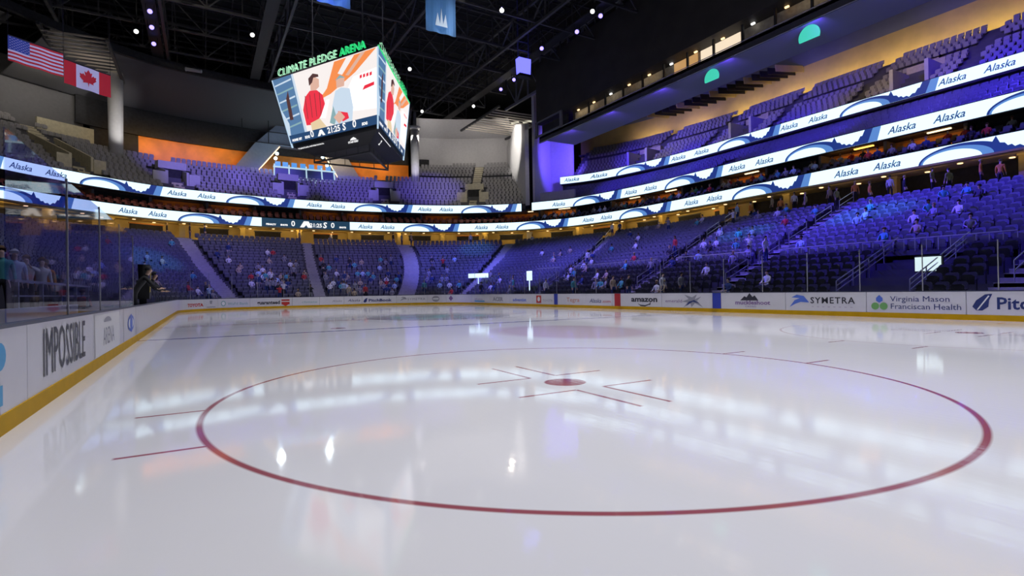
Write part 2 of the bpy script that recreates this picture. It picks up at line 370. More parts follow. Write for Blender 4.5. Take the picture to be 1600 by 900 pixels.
INKG=mat('ink_green',(0.2,0.5,0.15),0.4); INKR=mat('ink_red',(0.6,0.04,0.03),0.4); INKP=mat('ink_purple',(0.28,0.16,0.4),0.4); INKC=mat('ink_cyan',(0.05,0.4,0.75),0.4)
INKT=mat('ink_grey',(0.35,0.35,0.42),0.4); INKO=mat('ink_orange',(0.7,0.25,0.15),0.4); WHITEP=mat('ad_white',(0.93,0.93,0.95),0.3); INKTL=mat('ink_teal',(0.25,0.5,0.5),0.4)
AK='Alaska'
def rectp(x0,x1,y0,y1): return [(x0,y0),(x1,y0),(x1,y1),(x0,y1)]
leaf=[(0,0.1),(0.1,0.3),(0.32,0.48),(0.5,0.5),(0.42,0.3),(0.4,0.1),(0.25,-0.02),(0.1,-0.02)]
def pleaf(k,dx=0,dy=0): return [(dx+x*k,dy+y*k) for x,y in leaf]
mount=[(0,0),(0.25,0.22),(0.38,0.16),(0.55,0.38),(0.72,0.18),(0.85,0.26),(1.05,0)]
wing=[(0,0),(0.25,0.32),(0.5,0.42),(0.1,0.45),(0.35,0.58),(0.7,0.52),(0.95,0.22),(0.55,0.24),(0.3,0.16)]
panels=[
 # far long side, from the near right going left in the picture (s grows)
 (-1.6,1.0,'white rink board panel past the right-hand edge of the picture',[ad_text(0.9,0.42,'Book',0.42,INKN,bold=0.012)]),
 (1.0,3.2,'white rink board panel with big navy lettering after a feather emblem, at the right edge',[ad_text(2.35,0.42,'Pitch',0.42,INKN,bold=0.012),ad_poly(3.02,0.38,[(pleaf(1.15),0),([(0.12,0.0),(0.17,0.0),(0.5,0.5),(0.46,0.52)],1)],[INKN,WHITEP])]),
 (3.2,6.6,'white rink board panel with three green and blue drops beside two lines of navy lettering',
   [ad_text(5.7,0.66,'Virginia Mason',0.22,INKN,width=2.0),ad_text(5.7,0.36,'Franciscan Health',0.22,INKN,width=2.35),
    ad_poly(6.42,0.30,[(ell(0.16,0.16,0.15,0.15,16),0),(ell(0.48,0.16,0.15,0.15,16),0),([(0.2,0.38),(0.32,0.3),(0.45,0.38),(0.44,0.5),(0.32,0.62),(0.2,0.5)],1)],[INKG,INKB])]),
 (6.6,10.2,'white rink board panel with spaced black capitals beside a blue bird emblem',
   [ad_text(9.0,0.55,'SYMETRA',0.28,INK,width=1.95,spacing=1.15,bold=0.006),ad_poly(10.0,0.36,[(wing,0)],[INKB]),ad_text(8.95,0.36,'- - - - - - - -',0.1,INKP,width=1.8,nm='fine_print')]),
 (10.2,13.9,'white rink board panel with a dark mountain outline over small purple lettering',
   [ad_text(13.0,0.45,'muckleshoot',0.2,INKP,width=2.0,bold=0.008),ad_poly(12.7,0.65,[(mount,0)],[INK]),ad_text(12.4,0.3,'CASINO',0.1,INKP,spacing=1.3,nm='fine_print')]),
 (14.45,18.2,'white rink board panel with a scribbled dark splash beside thin purple lettering',
   [ad_text(17.9,0.5,'emerald',0.18,INKP,width=1.3),ad_poly(16.6,0.25,[([(0,0.3),(0.5,0.45),(0.2,0.7),(0.75,0.55),(1.1,0.72),(0.95,0.45),(1.4,0.6),(1.1,0.35),(1.5,0.0),(0.95,0.22),(0.7,0.0),(0.6,0.25),(0.1,-0.05),(0.4,0.25)],0),
      ([(0.3,0.05),(0.8,0.3),(1.3,0.2),(0.9,0.4),(0.5,0.3)],1)],[INKT,INKN])]),
 (18.2,21.9,'white rink board panel with bold black lowercase lettering over a curved smile',
   [ad_text(20.85,0.52,'amazon',0.34,INK,width=2.3,bold=0.016),ad_poly(20.3,0.3,[([(0,0.12),(0.3,0.02),(0.7,0.0),(1.1,0.1),(1.1,0.16),(1.2,0.2),(1.15,0.02),(1.0,0.02),(0.7,-0.08),(0.3,-0.06)],0)],[INK])]),
 (22.75,25.6,'white rink board panel with blue then red lettering left of the red line',
   [ad_text(25.2,0.4,'Alaska',0.3,INKN,0.3,width=1.3),ad_text(23.8,0.42,'.com',0.2,INKR,width=0.9)]),
 (25.6,29.2,'white rink board panel lettered in orange right of the far blue line',[ad_text(28.0,0.45,'Tegra',0.32,INKO,width=1.6)]),
 (29.7,33.0,'white rink board panel with a red square emblem beside grey lettering',
   [ad_poly(32.3,0.3,[(rectp(0,0.75,0,0.62),0),(ell(0.38,0.32,0.2,0.2,14),1)],[INKR,WHITEP]),ad_text(31.3,0.42,'TOYOTA',0.2,INKT,width=1.4)]),
 (33.0,36.8,'white rink board panel with one blue word left of the red square emblem',[ad_text(36.2,0.42,'adventist',0.26,INKB,width=2.3,bold=0.01)]),
 (36.8,40.8,'white rink board panel with one heavy grey word',[ad_text(40.0,0.42,'ACER',0.34,INKT,width=2.0,bold=0.02)]),
 (40.8,44.6,'white rink board panel with a cyan underline',[ad_poly(44.0,0.3,[(rectp(0,2.2,0,0.12),0)],[INKC]),ad_text(44.0,0.5,'alliance',0.16,INKP,width=1.8)]),
 (44.6,48.6,'white rink board panel with a small grey diamond',[ad_poly(48.3,0.35,[([(0.3,0),(0.6,0.3),(0.3,0.6),(0,0.3)],0)],[INKP])]),
 (48.6,51.0,'white rink board panel with a round dark badge in the far corner',[ad_poly(50.4,0.28,[(ell(0.45,0.33,0.45,0.33,20),0),(rectp(0.1,0.8,0.26,0.4),1)],[INKT,WHITEP])]),
 (51.0,54.4,'white corner board panel with spaced grey letters and a bird emblem',[ad_text(53.2,0.5,'SYMETRA',0.24,INKT,width=2.0,spacing=1.2),ad_poly(54.0,0.42,[([(x*0.8,y*0.8) for x,y in wing],0)],[INKT])]),
 (54.4,58.1,'white end board panel with bold navy lettering after a feather emblem',[ad_text(57.4,0.42,'PitchBook',0.3,INKN,width=2.5,bold=0.012),ad_poly(57.95,0.36,[(pleaf(0.9),0)],[INKN])]),
 (58.1,60.0,'white end board panel with slanted navy script right of the gate',[ad_text(59.6,0.48,AK,0.26,INKN,0.35,width=1.3)]),
 (60.0,62.45,'white board gate with tall black door gaps and faint script in the far end',[ad_text(61.2,0.48,AK,0.22,INKT,0.35,width=1.0)]),
 (62.45,65.1,'plain white end board panel left of the gate with faint green print',[ad_text(64.2,0.45,'climate',0.2,INKTL,width=1.5)]),
 (65.1,69.0,'white end board panel with one bold black word beside a red badge',
   [ad_text(68.35,0.42,'guaranteed',0.34,INK,width=2.1,bold=0.016),ad_poly(66.1,0.25,[(rectp(0,0.75,0.1,0.6),0),(rectp(0,0.75,0.36,0.44),1),([(0.1,0.1),(0.37,-0.08),(0.65,0.1)],0)],[INKR,WHITEP])]),
 (69.0,72.2,'white corner board panel with pale teal lettering after a ring',[ad_text(71.2,0.45,'WaFd Bank',0.24,INKTL,width=2.0),ad_poly(71.9,0.35,[(ell(0.25,0.25,0.25,0.25,18),0),(ell(0.25,0.25,0.17,0.17,18),1)],[INKTL,WHITEP])]),
 (72.2,73.85,'white corner board panel with a small dark anchor shape over a thin line',[ad_poly(73.5,0.3,[(rectp(0,1.0,0.0,0.05),0),([(0.4,0.3),(0.6,0.3),(0.65,0.6),(0.35,0.6)],0)],[INKT])]),
 (73.85,78.0,'white corner board panel lettered in red at the far left bend',[ad_text(76.2,0.42,'TOYOTA',0.26,INKR,width=2.3,bold=0.02)]),
 (78.0,88.0,'long plain white board panel on the bench side beyond the far blue line',[]),
 (88.0,98.0,'long plain white board panel on the bench side at the centre line',[]),
 (98.0,108.9,'white board panel below the player benches with faint tall print',[]),
]
for a in panels: board_panel(a[0],a[1],a[2],a[3])
# painted line sections of the far side
board_panel(13.9,14.45,'blue strip across the rink boards at the nearer blue line',col=M_blue)
board_panel(21.9,22.75-0.25,'red strip across the rink boards at the centre line',col=M_red)
board_panel(22.5,22.75,'narrow white strip of board left of the red line')
board_panel(29.2,29.7,'blue strip across the rink boards at the farther blue line',col=M_blue)
# bench side, near part; lettering must face the ice: seen from the ice s runs right to left here too
def tallword(mb):
    vs,fs=text_mesh('IMPOSSIBLE',0.62,0,1,'LEFT',0.0); k=2.75/max(v[0] for v in vs)
    place_flat(mb,[(x*k,y) for x,y in vs],fs,bfn(120.25,0.36)); return INK
board_panel(108.9,113.05,'white bench side board panel with a thin blue outlined logo, first past the white box',
  [('outline_emblem',lambda mb:(poly_on(mb,ell(2.2,0.62,0.75,0.22,24),bfn(113.0,0.0)) , poly_on(mb,ell(2.2,0.62,0.62,0.15,24),bfn(113.0,0.0,-0.011),1), poly_on(mb,ell(2.2,0.62,0.3,0.25,24),bfn(113.0,0.0,-0.013)), [INKB,WHITEP])[-1]),
   ('door_gap',lambda mb:(poly_on(mb,rectp(0.55,0.59,0.0,1.03),bfn(113.0,0.0)),INK)[-1]),('door_gap',lambda mb:(poly_on(mb,rectp(3.4,3.44,0.0,1.03),bfn(113.0,0.0)),INK)[-1])])
board_panel(113.05,116.7,'bright white box-like board panel with grey striped print near the left',
  [('white_sheet',lambda mb:(poly_on(mb,rectp(0.15,3.5,0.21,1.0),bfn(116.7,0.0,-0.006)),WHITEP)[-1]),ad_text(115.6,0.38,'ARENA',0.36,INKT,width=1.5),
   ad_poly(115.4,0.8,[(ell(0.4,0.04,0.5,0.1,16,0,PI),0)],[INKT])])
board_panel(116.7,120.9,'white bench side board panel with one word in tall narrow black capitals',[('lettering',tallword)])
board_panel(120.9,121.85,'white board panel at the left frame edge with a bright blue letter shape',[ad_poly(122.0,0.35,[(ell(0.12,0.42,0.2,0.14,16),0),(rectp(0.0,0.2,-0.06,0.14),0)],[INKC])])
board_panel(121.85,126.0,'plain white board panel past the left frame edge in the near corner')

# ------------------------------------------------------------------ rink glass, one thing per sheet
def glass_run(s0,s1,z1,step,m,label,group,posts=True,cat='glass panel'):
    n=max(1,round((s1-s0)/step))
    for k in range(n):
        a=s0+(s1-s0)*k/n; b=s0+(s1-s0)*(k+1)/n; p,_=board((a+b)/2,0.06)
        root=empty('rink_glass_panel',(p[0],p[1],1.075),label,cat,group)
        mb=MB(); bandbox(mb,a+0.015,b-0.015,1.08,z1,0.055,0.067,step=9.0); mb.build('glass_sheet',m,root)
        if posts:
            mb=MB(); q,_=board(a,0.06); mb.beam((*q,1.07),(*q,z1+0.02),0.03,0.03); mb.build('post',M_metal,root)
glass_run(0.0,20.6,2.85,2.4,M_glass,'clear glass sheet on the far side boards, right of the red centre strip','glass sheets right of the red line')
glass_run(24.5,44,2.85,2.4,M_glass,'clear glass sheet on the far side boards, left of the red centre strip','glass sheets left of the red line')
glass_run(44,78,3.4,2.5,M_glass,'tall clear glass sheet around the far end of the rink','glass sheets round the far end')
glass_run(109.5,121.4,3.13,2.7,M_glassnear,'tall bluish near glass sheet on the bench side boards at the left','near bench side glass sheets',posts=True)
# ------------------------------------------------------------------ lower bowl: risers, aisles, seats
AISLES=[(21.75,20.2,1.3),(32.75,27.6,1.2),(50.75,40.5,1.3),(66.75,62.0,1.3),(82.0,74.6,1.9),(94.75,96.0,1.2),(108.75,112.6,1.6),(6.5,7.0,1.3)]   # u at top, u at bottom, width
NR=20
def aisle_u(a,t): return a[1]+(a[0]-a[1])*t
U0,U1=3.0,150.0
def row_t(i): return (i+0.5)/NR
us=[U0+(U1-U0)*k/150 for k in range(151)]
mb=MB()
for i in range(NR):
    t0=i/NR; t1=(i+1)/NR; z=lowz((i)/NR); zp=lowz((i-1)/NR) if i else 0.0
    for a,b in zip(us,us[1:]):
        p,q,r,s=low(a,t0),low(b,t0),low(b,t1),low(a,t1)
        mb.face([(*p,z),(*q,z),(*r,z),(*s,z)]); mb.face([(*p,zp),(*q,zp),(*q,z),(*p,z)])
struct('floor_lower_stand', mb, M_concd)
# stairs: one thing per aisle
AISLE_TXT=['long lit stairs with handrails, nearest the picture\'s right','stairs with dark handrails above the amazon lettering','stairs with handrails climbing left of the teal lit seats','wide violet stairs in the far right corner of the end stand','broad violet stairs in the middle of the far end stand','narrow pale stairs right of the scoreboard ribbon section','wide violet stairs at the far left of the end stand','stairs at the right edge of the near section']
AISLE_TXT[1]='stairs with dark handrails above the smile lettering board'
AISLE_TXT[5]='narrow pale stairs below the left end of the hanging scoreboard'
for ai,A in enumerate(AISLES):
    p=low(aisle_u(A,0.5),0.5); root=empty('stand_stairs',(p[0],p[1],lowz(0.5)),AISLE_TXT[ai],'stairs')
    st=MB(); no=MB()
    for i in range(NR):
        for h in (0,1):
            t0=(i+0.5*h)/NR; t1=(i+0.5*h+0.5)/NR; z=lowz(i/NR)+0.02+ (0.19 if h else 0.0)
            ua,ub=aisle_u(A,t0),aisle_u(A,t1); 
            # local width in metres -> u units
            d=math.dist(low(ua-0.5,t0),low(ua+0.5,t0)); w=A[2]/2/d
            b=[low(ua-w,t0),low(ua+w,t0),low(ub+w,t1),low(ub-w,t1)]
            st.hexa([(*q,z-0.3) for q in b],[(*q,z) for q in b])
            e=[low(ua-w,t0-0.002),low(ua+w,t0-0.002),low(ua+w,t0+0.004),low(ua-w,t0+0.004)]
            no.hexa([(*q,z+0.002) for q in e],[(*q,z+0.012) for q in e])
    st.build('steps',M_step,root); no.build('step_nosing',M_nose,root)
    if ai in (0,1,2,7):
        for k in range(5):       # separate lengths of mid-aisle handrail
            r=MB(); i0=2+k*3.7; i1=i0+2.4
            pa=low(aisle_u(A,i0/NR),i0/NR); pb=low(aisle_u(A,i1/NR),i1/NR); za=lowz(i0/NR); zb=lowz(i1/NR)
            for hh in (0.9,0.5): r.tube((*pa,za+hh),(*pb,zb+hh),0.025,6)
            r.tube((*pa,za),(*pa,za+0.92),0.025,6); r.tube((*pb,zb),(*pb,zb+0.92),0.025,6); r.build('handrail',M_metal,root)
# the low cross wall with its rail on the far side between the floor seats and the stand
mb=MB(); us2=[3+0.5*k for k in range(96)]
def keep(u,t,m=0.0): return all(abs(u-aisle_u(A,t))>A[2]*0.5/max(.3,math.dist(low(u-0.5,t),low(u+0.5,t)))+m for A in AISLES)
TX=0.30
for a,b in zip(us2,us2[1:]):
    if not keep((a+b)/2,TX,0.3): continue
    p,q=low(a,TX),low(b,TX); p2,q2=low(a,TX+0.006),low(b,TX+0.006); z=lowz(TX)
    mb.hexa([(*p,z-0.7),(*p2,z-0.7),(*q2,z-0.7),(*q,z-0.7)],[(*p,z+0.25),(*p2,z+0.25),(*q2,z+0.25),(*q,z+0.25)])
struct('trim_cross_wall', mb, M_concd)
mb=MB()
for a,b in zip(us2,us2[1:]):
    if not keep((a+b)/2,TX,0.3): continue
    mb.tube((*low(a,TX),lowz(TX)+0.85),(*low(b,TX),lowz(TX)+0.85),0.03,6); mb.tube((*low(a,TX),lowz(TX)+0.2),(*low(a,TX),lowz(TX)+0.85),0.02,5)
tag(mb.build('cross_aisle_rail',M_metal),'long thin steel rail above the dark floor rows on the far side','railing')

def seat_mb(mb, M, w=0.48, mi=0, mj=1, up=False):
    # folded-up stadium seat: back shell with a rounded top, tipped-up pan, two arms; local x across, y towards the rink, z up
    def P(x,y,z): return M@Vector((x,y,z))
    def shell(prof, y0f, th, mi):
        n=len(prof)
        a=[P(x,y0f(z),z) for x,z in prof]; b=[P(x,y0f(z)-th,z) for x,z in prof]; i=len(mb.v)
        mb.v.extend(tuple(q) for q in a+b); mb.f.append(tuple(i+k for k in range(n))); mb.m.append(mi)
        mb.f.append(tuple(i+n+k for k in reversed(range(n)))); mb.m.append(mi)
        for k in range(n): j=(k+1)%n; mb.f.append((i+k,i+n+k,i+n+j,i+j)); mb.m.append(mi)
    h=w/2
    shell([(h,0.42),(h,0.80),(h*0.7,0.88),(-h*0.7,0.88),(-h,0.80),(-h,0.42)], lambda z:-0.05-(z-0.42)*0.22, 0.035, mi)
    shell([(h*0.9,0.36),(h*0.9,0.70),(h*0.6,0.76),(-h*0.6,0.76),(-h*0.9,0.70),(-h*0.9,0.36)], lambda z:0.10+(z-0.36)*0.10, 0.05, mi)
    for sx in (-1,1):
        x0=sx*(h+0.018); 
        mb.hexa([P(x0-.015,-0.1,0.56),P(x0+.015,-0.1,0.56),P(x0+.015,0.24,0.54),P(x0-.015,0.24,0.54)],[P(x0-.015,-0.1,0.60),P(x0+.015,-0.1,0.60),P(x0+.015,0.24,0.57),P(x0-.015,0.24,0.57)],mj)
        mb.hexa([P(x0-.015,-0.03,0.0),P(x0+.015,-0.03,0.0),P(x0+.015,0.04,0.0),P(x0-.015,0.04,0.0)],[P(x0-.015,-0.03,0.56),P(x0+.015,-0.03,0.56),P(x0+.015,0.04,0.56),P(x0-.015,0.04,0.56)],mj)
def simple_seat(mb, M, w=0.46, mi=0):
    h=w/2
    def P(x,y,z): return tuple(M@Vector((x,y,z)))
    mb.hexa([P(-h,-0.04,0.42),P(h,-0.04,0.42),P(h,-0.09,0.42),P(-h,-0.09,0.42)][::-1],[P(-h*.85,-0.13,0.88),P(h*.85,-0.13,0.88),P(h*.85,-0.18,0.86),P(-h*.85,-0.18,0.86)][::-1],mi)
    mb.hexa([P(-h*.9,0.12,0.38),P(h*.9,0.12,0.38),P(h*.9,0.05,0.34),P(-h*.9,0.05,0.34)][::-1],[P(-h*.8,0.16,0.74),P(h*.8,0.16,0.74),P(h*.8,0.10,0.74),P(-h*.8,0.10,0.74)][::-1],mi)
    mb.face([P(-h-.02,-0.05,0.58),P(-h-.02,0.22,0.57),P(-h+.02,0.22,0.57),P(-h+.02,-0.05,0.58)],mi)
def walk(fn, ua, ub, step):
    # seat centres every `step` metres along fn(u)
    out=[]; n=max(2,int(abs(ub-ua)*4)); pts=[(ua+(ub-ua)*k/n) for k in range(n+1)]; P=[fn(u) for u in pts]
    L=[0]
    for a,b in zip(P,P[1:]): L.append(L[-1]+math.dist(a,b))
    c=int(L[-1]/step)
    if c<1: return out
    off0=(L[-1]-c*step)/2; j=0
    for k in range(c):
        s=off0+step*(k+0.5)
        while j<len(L)-2 and L[j+1]<s: j+=1
        f=(s-L[j])/max(1e-9,L[j+1]-L[j]); u=pts[j]*(1-f)+pts[j+1]*f; d=(P[j+1][0]-P[j][0],P[j+1][1]-P[j][1]); l=math.hypot(*d)
        nx,ny=d[1]/l,-d[0]/l                    # outward
        out.append((u,P[j][0]*(1-f)+P[j+1][0]*f,P[j][1]*(1-f)+P[j+1][1]*f,nx,ny))
    return out
def seat_matrix(x,y,z,nx,ny):                   # local +y looks to the rink (= -outward)
    yv=Vector((-nx,-ny,0)); xv=Vector((yv.y,-yv.x,0))
    return Matrix(((xv.x,yv.x,0,x),(xv.y,yv.y,0,y),(0,0,1,z),(0,0,0,1)))
SEATS=[]                                         # (row, u, x, y, z, nx, ny)
for i in range(NR):
    t=(i+0.55)/NR; cuts=sorted(aisle_u(A,t) for A in AISLES); wid={aisle_u(A,t):A[2] for A in AISLES}
    edges=[U0]+cuts+[U1-4]
    for a,b in zip(edges,edges[1:]):
        def trim(u,s):
            if u not in wid: return u
            d=math.dist(low(u-0.5,t),low(u+0.5,t)); return u+s*(wid[u]/2+0.12)/d
        a2,b2=trim(a,1),trim(b,-1)
        if b2-a2<0.8: continue
        for (u,x,y,nx,ny) in walk(lambda u:low(u,t),a2,b2,0.60): SEATS.append((i,u,x,y,lowz(i/NR),nx,ny))
def top_clear(s): return s[0]>=18 and s[1]<33.5
def portal_clear(s):                             # the stair mouth in the near right section
    i,u,x,y=s[:4]
    return i<=5 and -16.3<x<-12.6
SEATS=[s for s in SEATS if not portal_clear(s) and not top_clear(s)]
def frame_uv(x,y,z):
    d=Vector((x+27.36,y-11.24,z-1.332)); zz=d.dot(_F); 
    return (800+835.67*d.dot(_r)/zz,450-835.67*d.dot(_u)/zz,zz) if zz>0.5 else (1e9,1e9,zz)
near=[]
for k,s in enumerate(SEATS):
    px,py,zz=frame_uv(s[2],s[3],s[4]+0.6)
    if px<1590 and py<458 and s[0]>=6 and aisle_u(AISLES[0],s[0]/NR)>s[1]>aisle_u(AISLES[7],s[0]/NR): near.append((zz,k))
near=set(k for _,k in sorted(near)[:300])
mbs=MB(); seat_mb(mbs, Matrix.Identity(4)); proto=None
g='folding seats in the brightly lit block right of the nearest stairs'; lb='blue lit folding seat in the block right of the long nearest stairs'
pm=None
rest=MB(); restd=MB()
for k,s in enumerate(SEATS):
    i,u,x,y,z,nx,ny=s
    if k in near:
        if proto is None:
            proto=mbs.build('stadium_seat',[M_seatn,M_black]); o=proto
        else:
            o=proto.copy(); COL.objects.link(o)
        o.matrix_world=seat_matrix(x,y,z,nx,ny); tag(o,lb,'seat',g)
    elif y<5 and frame_uv(x,y,z)[2]<52: seat_mb(rest, seat_matrix(x,y,z,nx,ny),0.5,1 if i<6 else 0,1)
    else: simple_seat(rest, seat_matrix(x,y,z,nx,ny),0.5,0)
tag(rest.build('stadium_seating',[M_seat,M_seatdark]),'rows of dark folding seats filling the lower stand around the rink','seating','seats of the lower stand','stuff')

# ------------------------------------------------------------------ concourse level, fascias and terraces
def ringband(mb,u0,u1,z0,z1,d0,d1,mi=0,step=1.0):
    n=max(1,int((u1-u0)/step))
    for k in range(n):
        a=u0+(u1-u0)*k/n; b=u0+(u1-u0)*(k+1)/n; p,q,r,t=off(a,d0),off(b,d0),off(b,d1),off(a,d1)
        mb.hexa([(*p,z0),(*q,z0),(*r,z0),(*t,z0)],[(*p,z1),(*q,z1),(*r,z1),(*t,z1)],mi)
UA,UB=2.0,150.0; UFIN=64.3
mb=MB(); ringband(mb,UA,UB,7.7,7.95,-0.0,2.6); struct('floor_concourse', mb, M_conc)
mb=MB(); ringband(mb,33,UB,7.9,9.95,2.4,2.6,0); struct('wall_concourse', mb, M_gold)
mb=MB(); ringband(mb,UA,33,7.9,9.95,2.9,3.1,0); struct('wall_concourse_dark', mb, M_dark)
mb=MB(); ringband(mb,UA,UB,9.85,9.98,0.25,3.1,0,); struct('ceiling_concourse', mb, M_gold)
mb=MB(); ringband(mb,UA,UB,9.86,10.0,-0.15,0.3,0); struct('trim_1', mb, M_gold)
# concourse pillars, each its own thing
for k,u in enumerate([12,20,28.5,36,44,50.5,57,64.5,70.5,76.5,82.5,89,95.5,102,108.5,115,121,127]):
    p=off(u,1.9 if k%2 else 1.3); mb=MB(); mb.box(-0.3,0.3,-0.3,0.3,7.95,9.86); mb.box(-0.36,0.36,-0.36,0.36,7.95,8.1); mb.box(-0.36,0.36,-0.36,0.36,9.7,9.86)
    o=mb.build('concourse_pillar',M_pale if u in (64.5,) else M_gold); o.location=(*p,0)
    tag(o,'square tan pillar at the back of the lower stand under the lowest light ribbon','pillar','pillars of the concourse')
# lamps on the concourse ceiling
lp=MB(); lp.tube((0,0,-0.05),(0,0,0.0),0.16,12); lamp0=None
def point(loc, power, col, size=0.1, name='lamp_light'):
    d=bpy.data.lights.new(name,'POINT'); d.energy=power; d.color=col; d.shadow_soft_size=size
    o=bpy.data.objects.new(name,d); COL.objects.link(o); o.location=loc; return o
for k in range(52):
    u=8+k*2.45; p=off(u,0.8 if k%2 else 2.0)
    if lamp0 is None: lamp0=lp.build('concourse_downlight',M_warm); o=lamp0
    else: o=lamp0.copy(); COL.objects.link(o)
    o.location=(*p,9.85); tag(o,'small round warm ceiling lamp over the concourse behind the lower stand','ceiling lamp','concourse ceiling lamps')
    if k%2==0:
        area('concourse_wash',(*off(u,0.5),9.8),(*off(u,2.4),8.9),26 if u>34 else 5,(1.0,0.66,0.22),3.6,0.2)
# back wall recesses: dark concession openings with counters
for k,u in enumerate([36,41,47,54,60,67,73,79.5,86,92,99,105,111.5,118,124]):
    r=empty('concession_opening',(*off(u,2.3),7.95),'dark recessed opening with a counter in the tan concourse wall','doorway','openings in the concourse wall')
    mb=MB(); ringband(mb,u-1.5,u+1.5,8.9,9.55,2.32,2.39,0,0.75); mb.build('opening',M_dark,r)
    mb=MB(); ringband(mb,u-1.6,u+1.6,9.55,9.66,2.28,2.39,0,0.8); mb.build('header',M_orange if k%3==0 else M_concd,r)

# suites between ribbon 1 and ribbon 2
mb=MB(); ringband(mb,UA,UB,9.98,10.95,0.24,4.2); struct('floor_suites', mb, M_concd)
mb=MB(); ringband(mb,UA,UB,10.95,11.35,1.5,4.2); struct('floor_suite_step', mb, M_concd)
mb=MB(); ringband(mb,UA,UB,13.0,13.12,0.95,4.2); struct('ceiling_suites', mb, M_dark)
mb=MB(); ringband(mb,UA,UB,10.95,13.0,3.95,4.15,0); struct('wall_suites', mb, mat('suite_back',(0.3,0.14,0.05),0.6,noise=0.2))
k=0; u=5.0
lit=[1,0,1,1,0,1,0,1]
while u<UB-3:
    # partition between suites
    mb=MB(); ringband(mb,u-0.12,u+0.12,11.35,13.0,2.5,3.95,0,0.3); struct('wall_suite_partition', mb, M_grey)
    if lit[k%8]:
        r=empty('suite_light',(*off(u+2.6,2.6),12.9),'long warm glowing ceiling panel inside a suite between the two lower ribbons','ceiling light','suite ceiling lights')
        mb=MB(); ringband(mb,u+0.9,u+(4.2 if u>UFIN else 2.4),12.86,12.94,2.5,3.1 if u>UFIN else 2.7,0,0.8); mb.build('diffuser',M_warmb if k%3 else M_amber,r)
        mb=MB(); ringband(mb,u+0.8,u+(4.3 if u>UFIN else 2.5),12.94,13.0,2.4,3.2,0,0.8); mb.build('housing',M_black,r)
        area('suite_wash',(*off(u+2.6,2.2),12.85),(*off(u+2.6,3.95),12.2),(14 if k%3 else 20),(1,0.5,0.14),3.4,0.2)
        mb=MB(); ringband(mb,u+0.5,u+4.6,11.4,12.8,3.85,3.93,0,0.8); tag(mb.build('suite_wall_panel',M_orange),'glowing orange back wall panel of a lit suite between the two lower ribbons','wall panel','orange suite wall panels')
    else:
        mb=MB(); ringband(mb,u+0.3,u+4.9,11.35,13.0,3.3,3.4,0,0.8); tag(mb.build('suite_shade_panel',M_dark),'dark panel for the shade in an unlit suite between the two lower ribbons','wall panel','dark unlit suite panels')  # dark sheet stands for the shade inside a suite without light
    u+=5.3; k+=1
# suite chairs, one thing each with parts on the first
def chair_parts():
    a=MB(); a.box(-0.25,0.25,-0.22,0.26,0.40,0.50); 
    b=MB(); b.hexa([(-0.27,-0.30,0.42),(0.27,-0.30,0.42),(0.27,-0.20,0.42),(-0.27,-0.20,0.42)],[(-0.22,-0.38,0.95),(0.22,-0.38,0.95),(0.22,-0.30,0.95),(-0.22,-0.30,0.95)])
    c=MB(); c.box(-0.31,-0.26,-0.25,0.2,0.0,0.62); e=MB(); e.box(0.26,0.31,-0.25,0.2,0.0,0.62)
    return a,b,c,e
M_chair_r=mat('chair_leather_red',(0.32,0.08,0.05),0.5); M_chair_d=mat('chair_leather_dark',(0.1,0.1,0.14),0.5)
cp={}
cnt=0
for (d,z,ua,ub) in ((0.95,10.95,9,137),(2.15,11.35,9,137)):
    for (u,x,y,nx,ny) in walk(lambda u:off(u,d),ua,ub,0.86):
        if cnt>=298: break
        left=u>UFIN; key=left
        if key not in cp:
            a,b,c,e=chair_parts(); m=M_chair_r if left else M_chair_d
            cp[key]=(a.build('tmp',m).data,b.build('tmp',m).data,c.build('tmp',M_black).data,e.build('tmp',M_black).data)
            for o in [o for o in COL.objects if o.name.startswith('tmp')]: bpy.data.objects.remove(o)
        mb=MB()
        lab='red brown leather chair in the suites along the far end, between the lower two ribbons' if left else 'dark padded chair in the suites along the far side, between the lower two ribbons'
        r=empty('suite_chair',(x,y,z),lab,'chair','red suite chairs' if left else 'dark suite chairs'); r.rotation_euler=(0,0,math.atan2(-ny,-nx)-PI/2)
        for nm,me in zip(('seat','backrest','arm_frame','arm_frame'),cp[key]):
            o=bpy.data.objects.new(nm,me); COL.objects.link(o); o.parent=r
        cnt+=1

# terrace between ribbon 2 and ribbon 3 on the far side
U3=61.8
mb=MB()
for i in range(6): ringband(mb,UA,U3,13.15,13.35+0.5*i,1.0+0.95*i,1.95+0.95*i+ (1.4 if i==5 else 0))
struct('floor_terrace', mb, M_concd)
mb=MB(); ringband(mb,UA,U3,17.25,17.42,7.4,9.0); struct('ceiling_terrace', mb, M_dark)
mb=MB(); ringband(mb,UA,U3,15.0,17.25,8.0,8.2); struct('wall_terrace', mb, M_concd)
mb=MB()
for i in range(6):
    for (u,x,y,nx,ny) in walk(lambda u:off(u,1.5+0.95*i),UA+1,U3-1,0.58):
        if 35<u<37.0 and i<3: continue
        simple_seat(mb, seat_matrix(x,y,13.35+0.5*i,nx,ny),0.5)
tag(mb.build('terrace_seating',M_seat),'rows of violet lit seats on the shallow terrace between the upper two ribbons','seating','seats of the terrace','stuff')
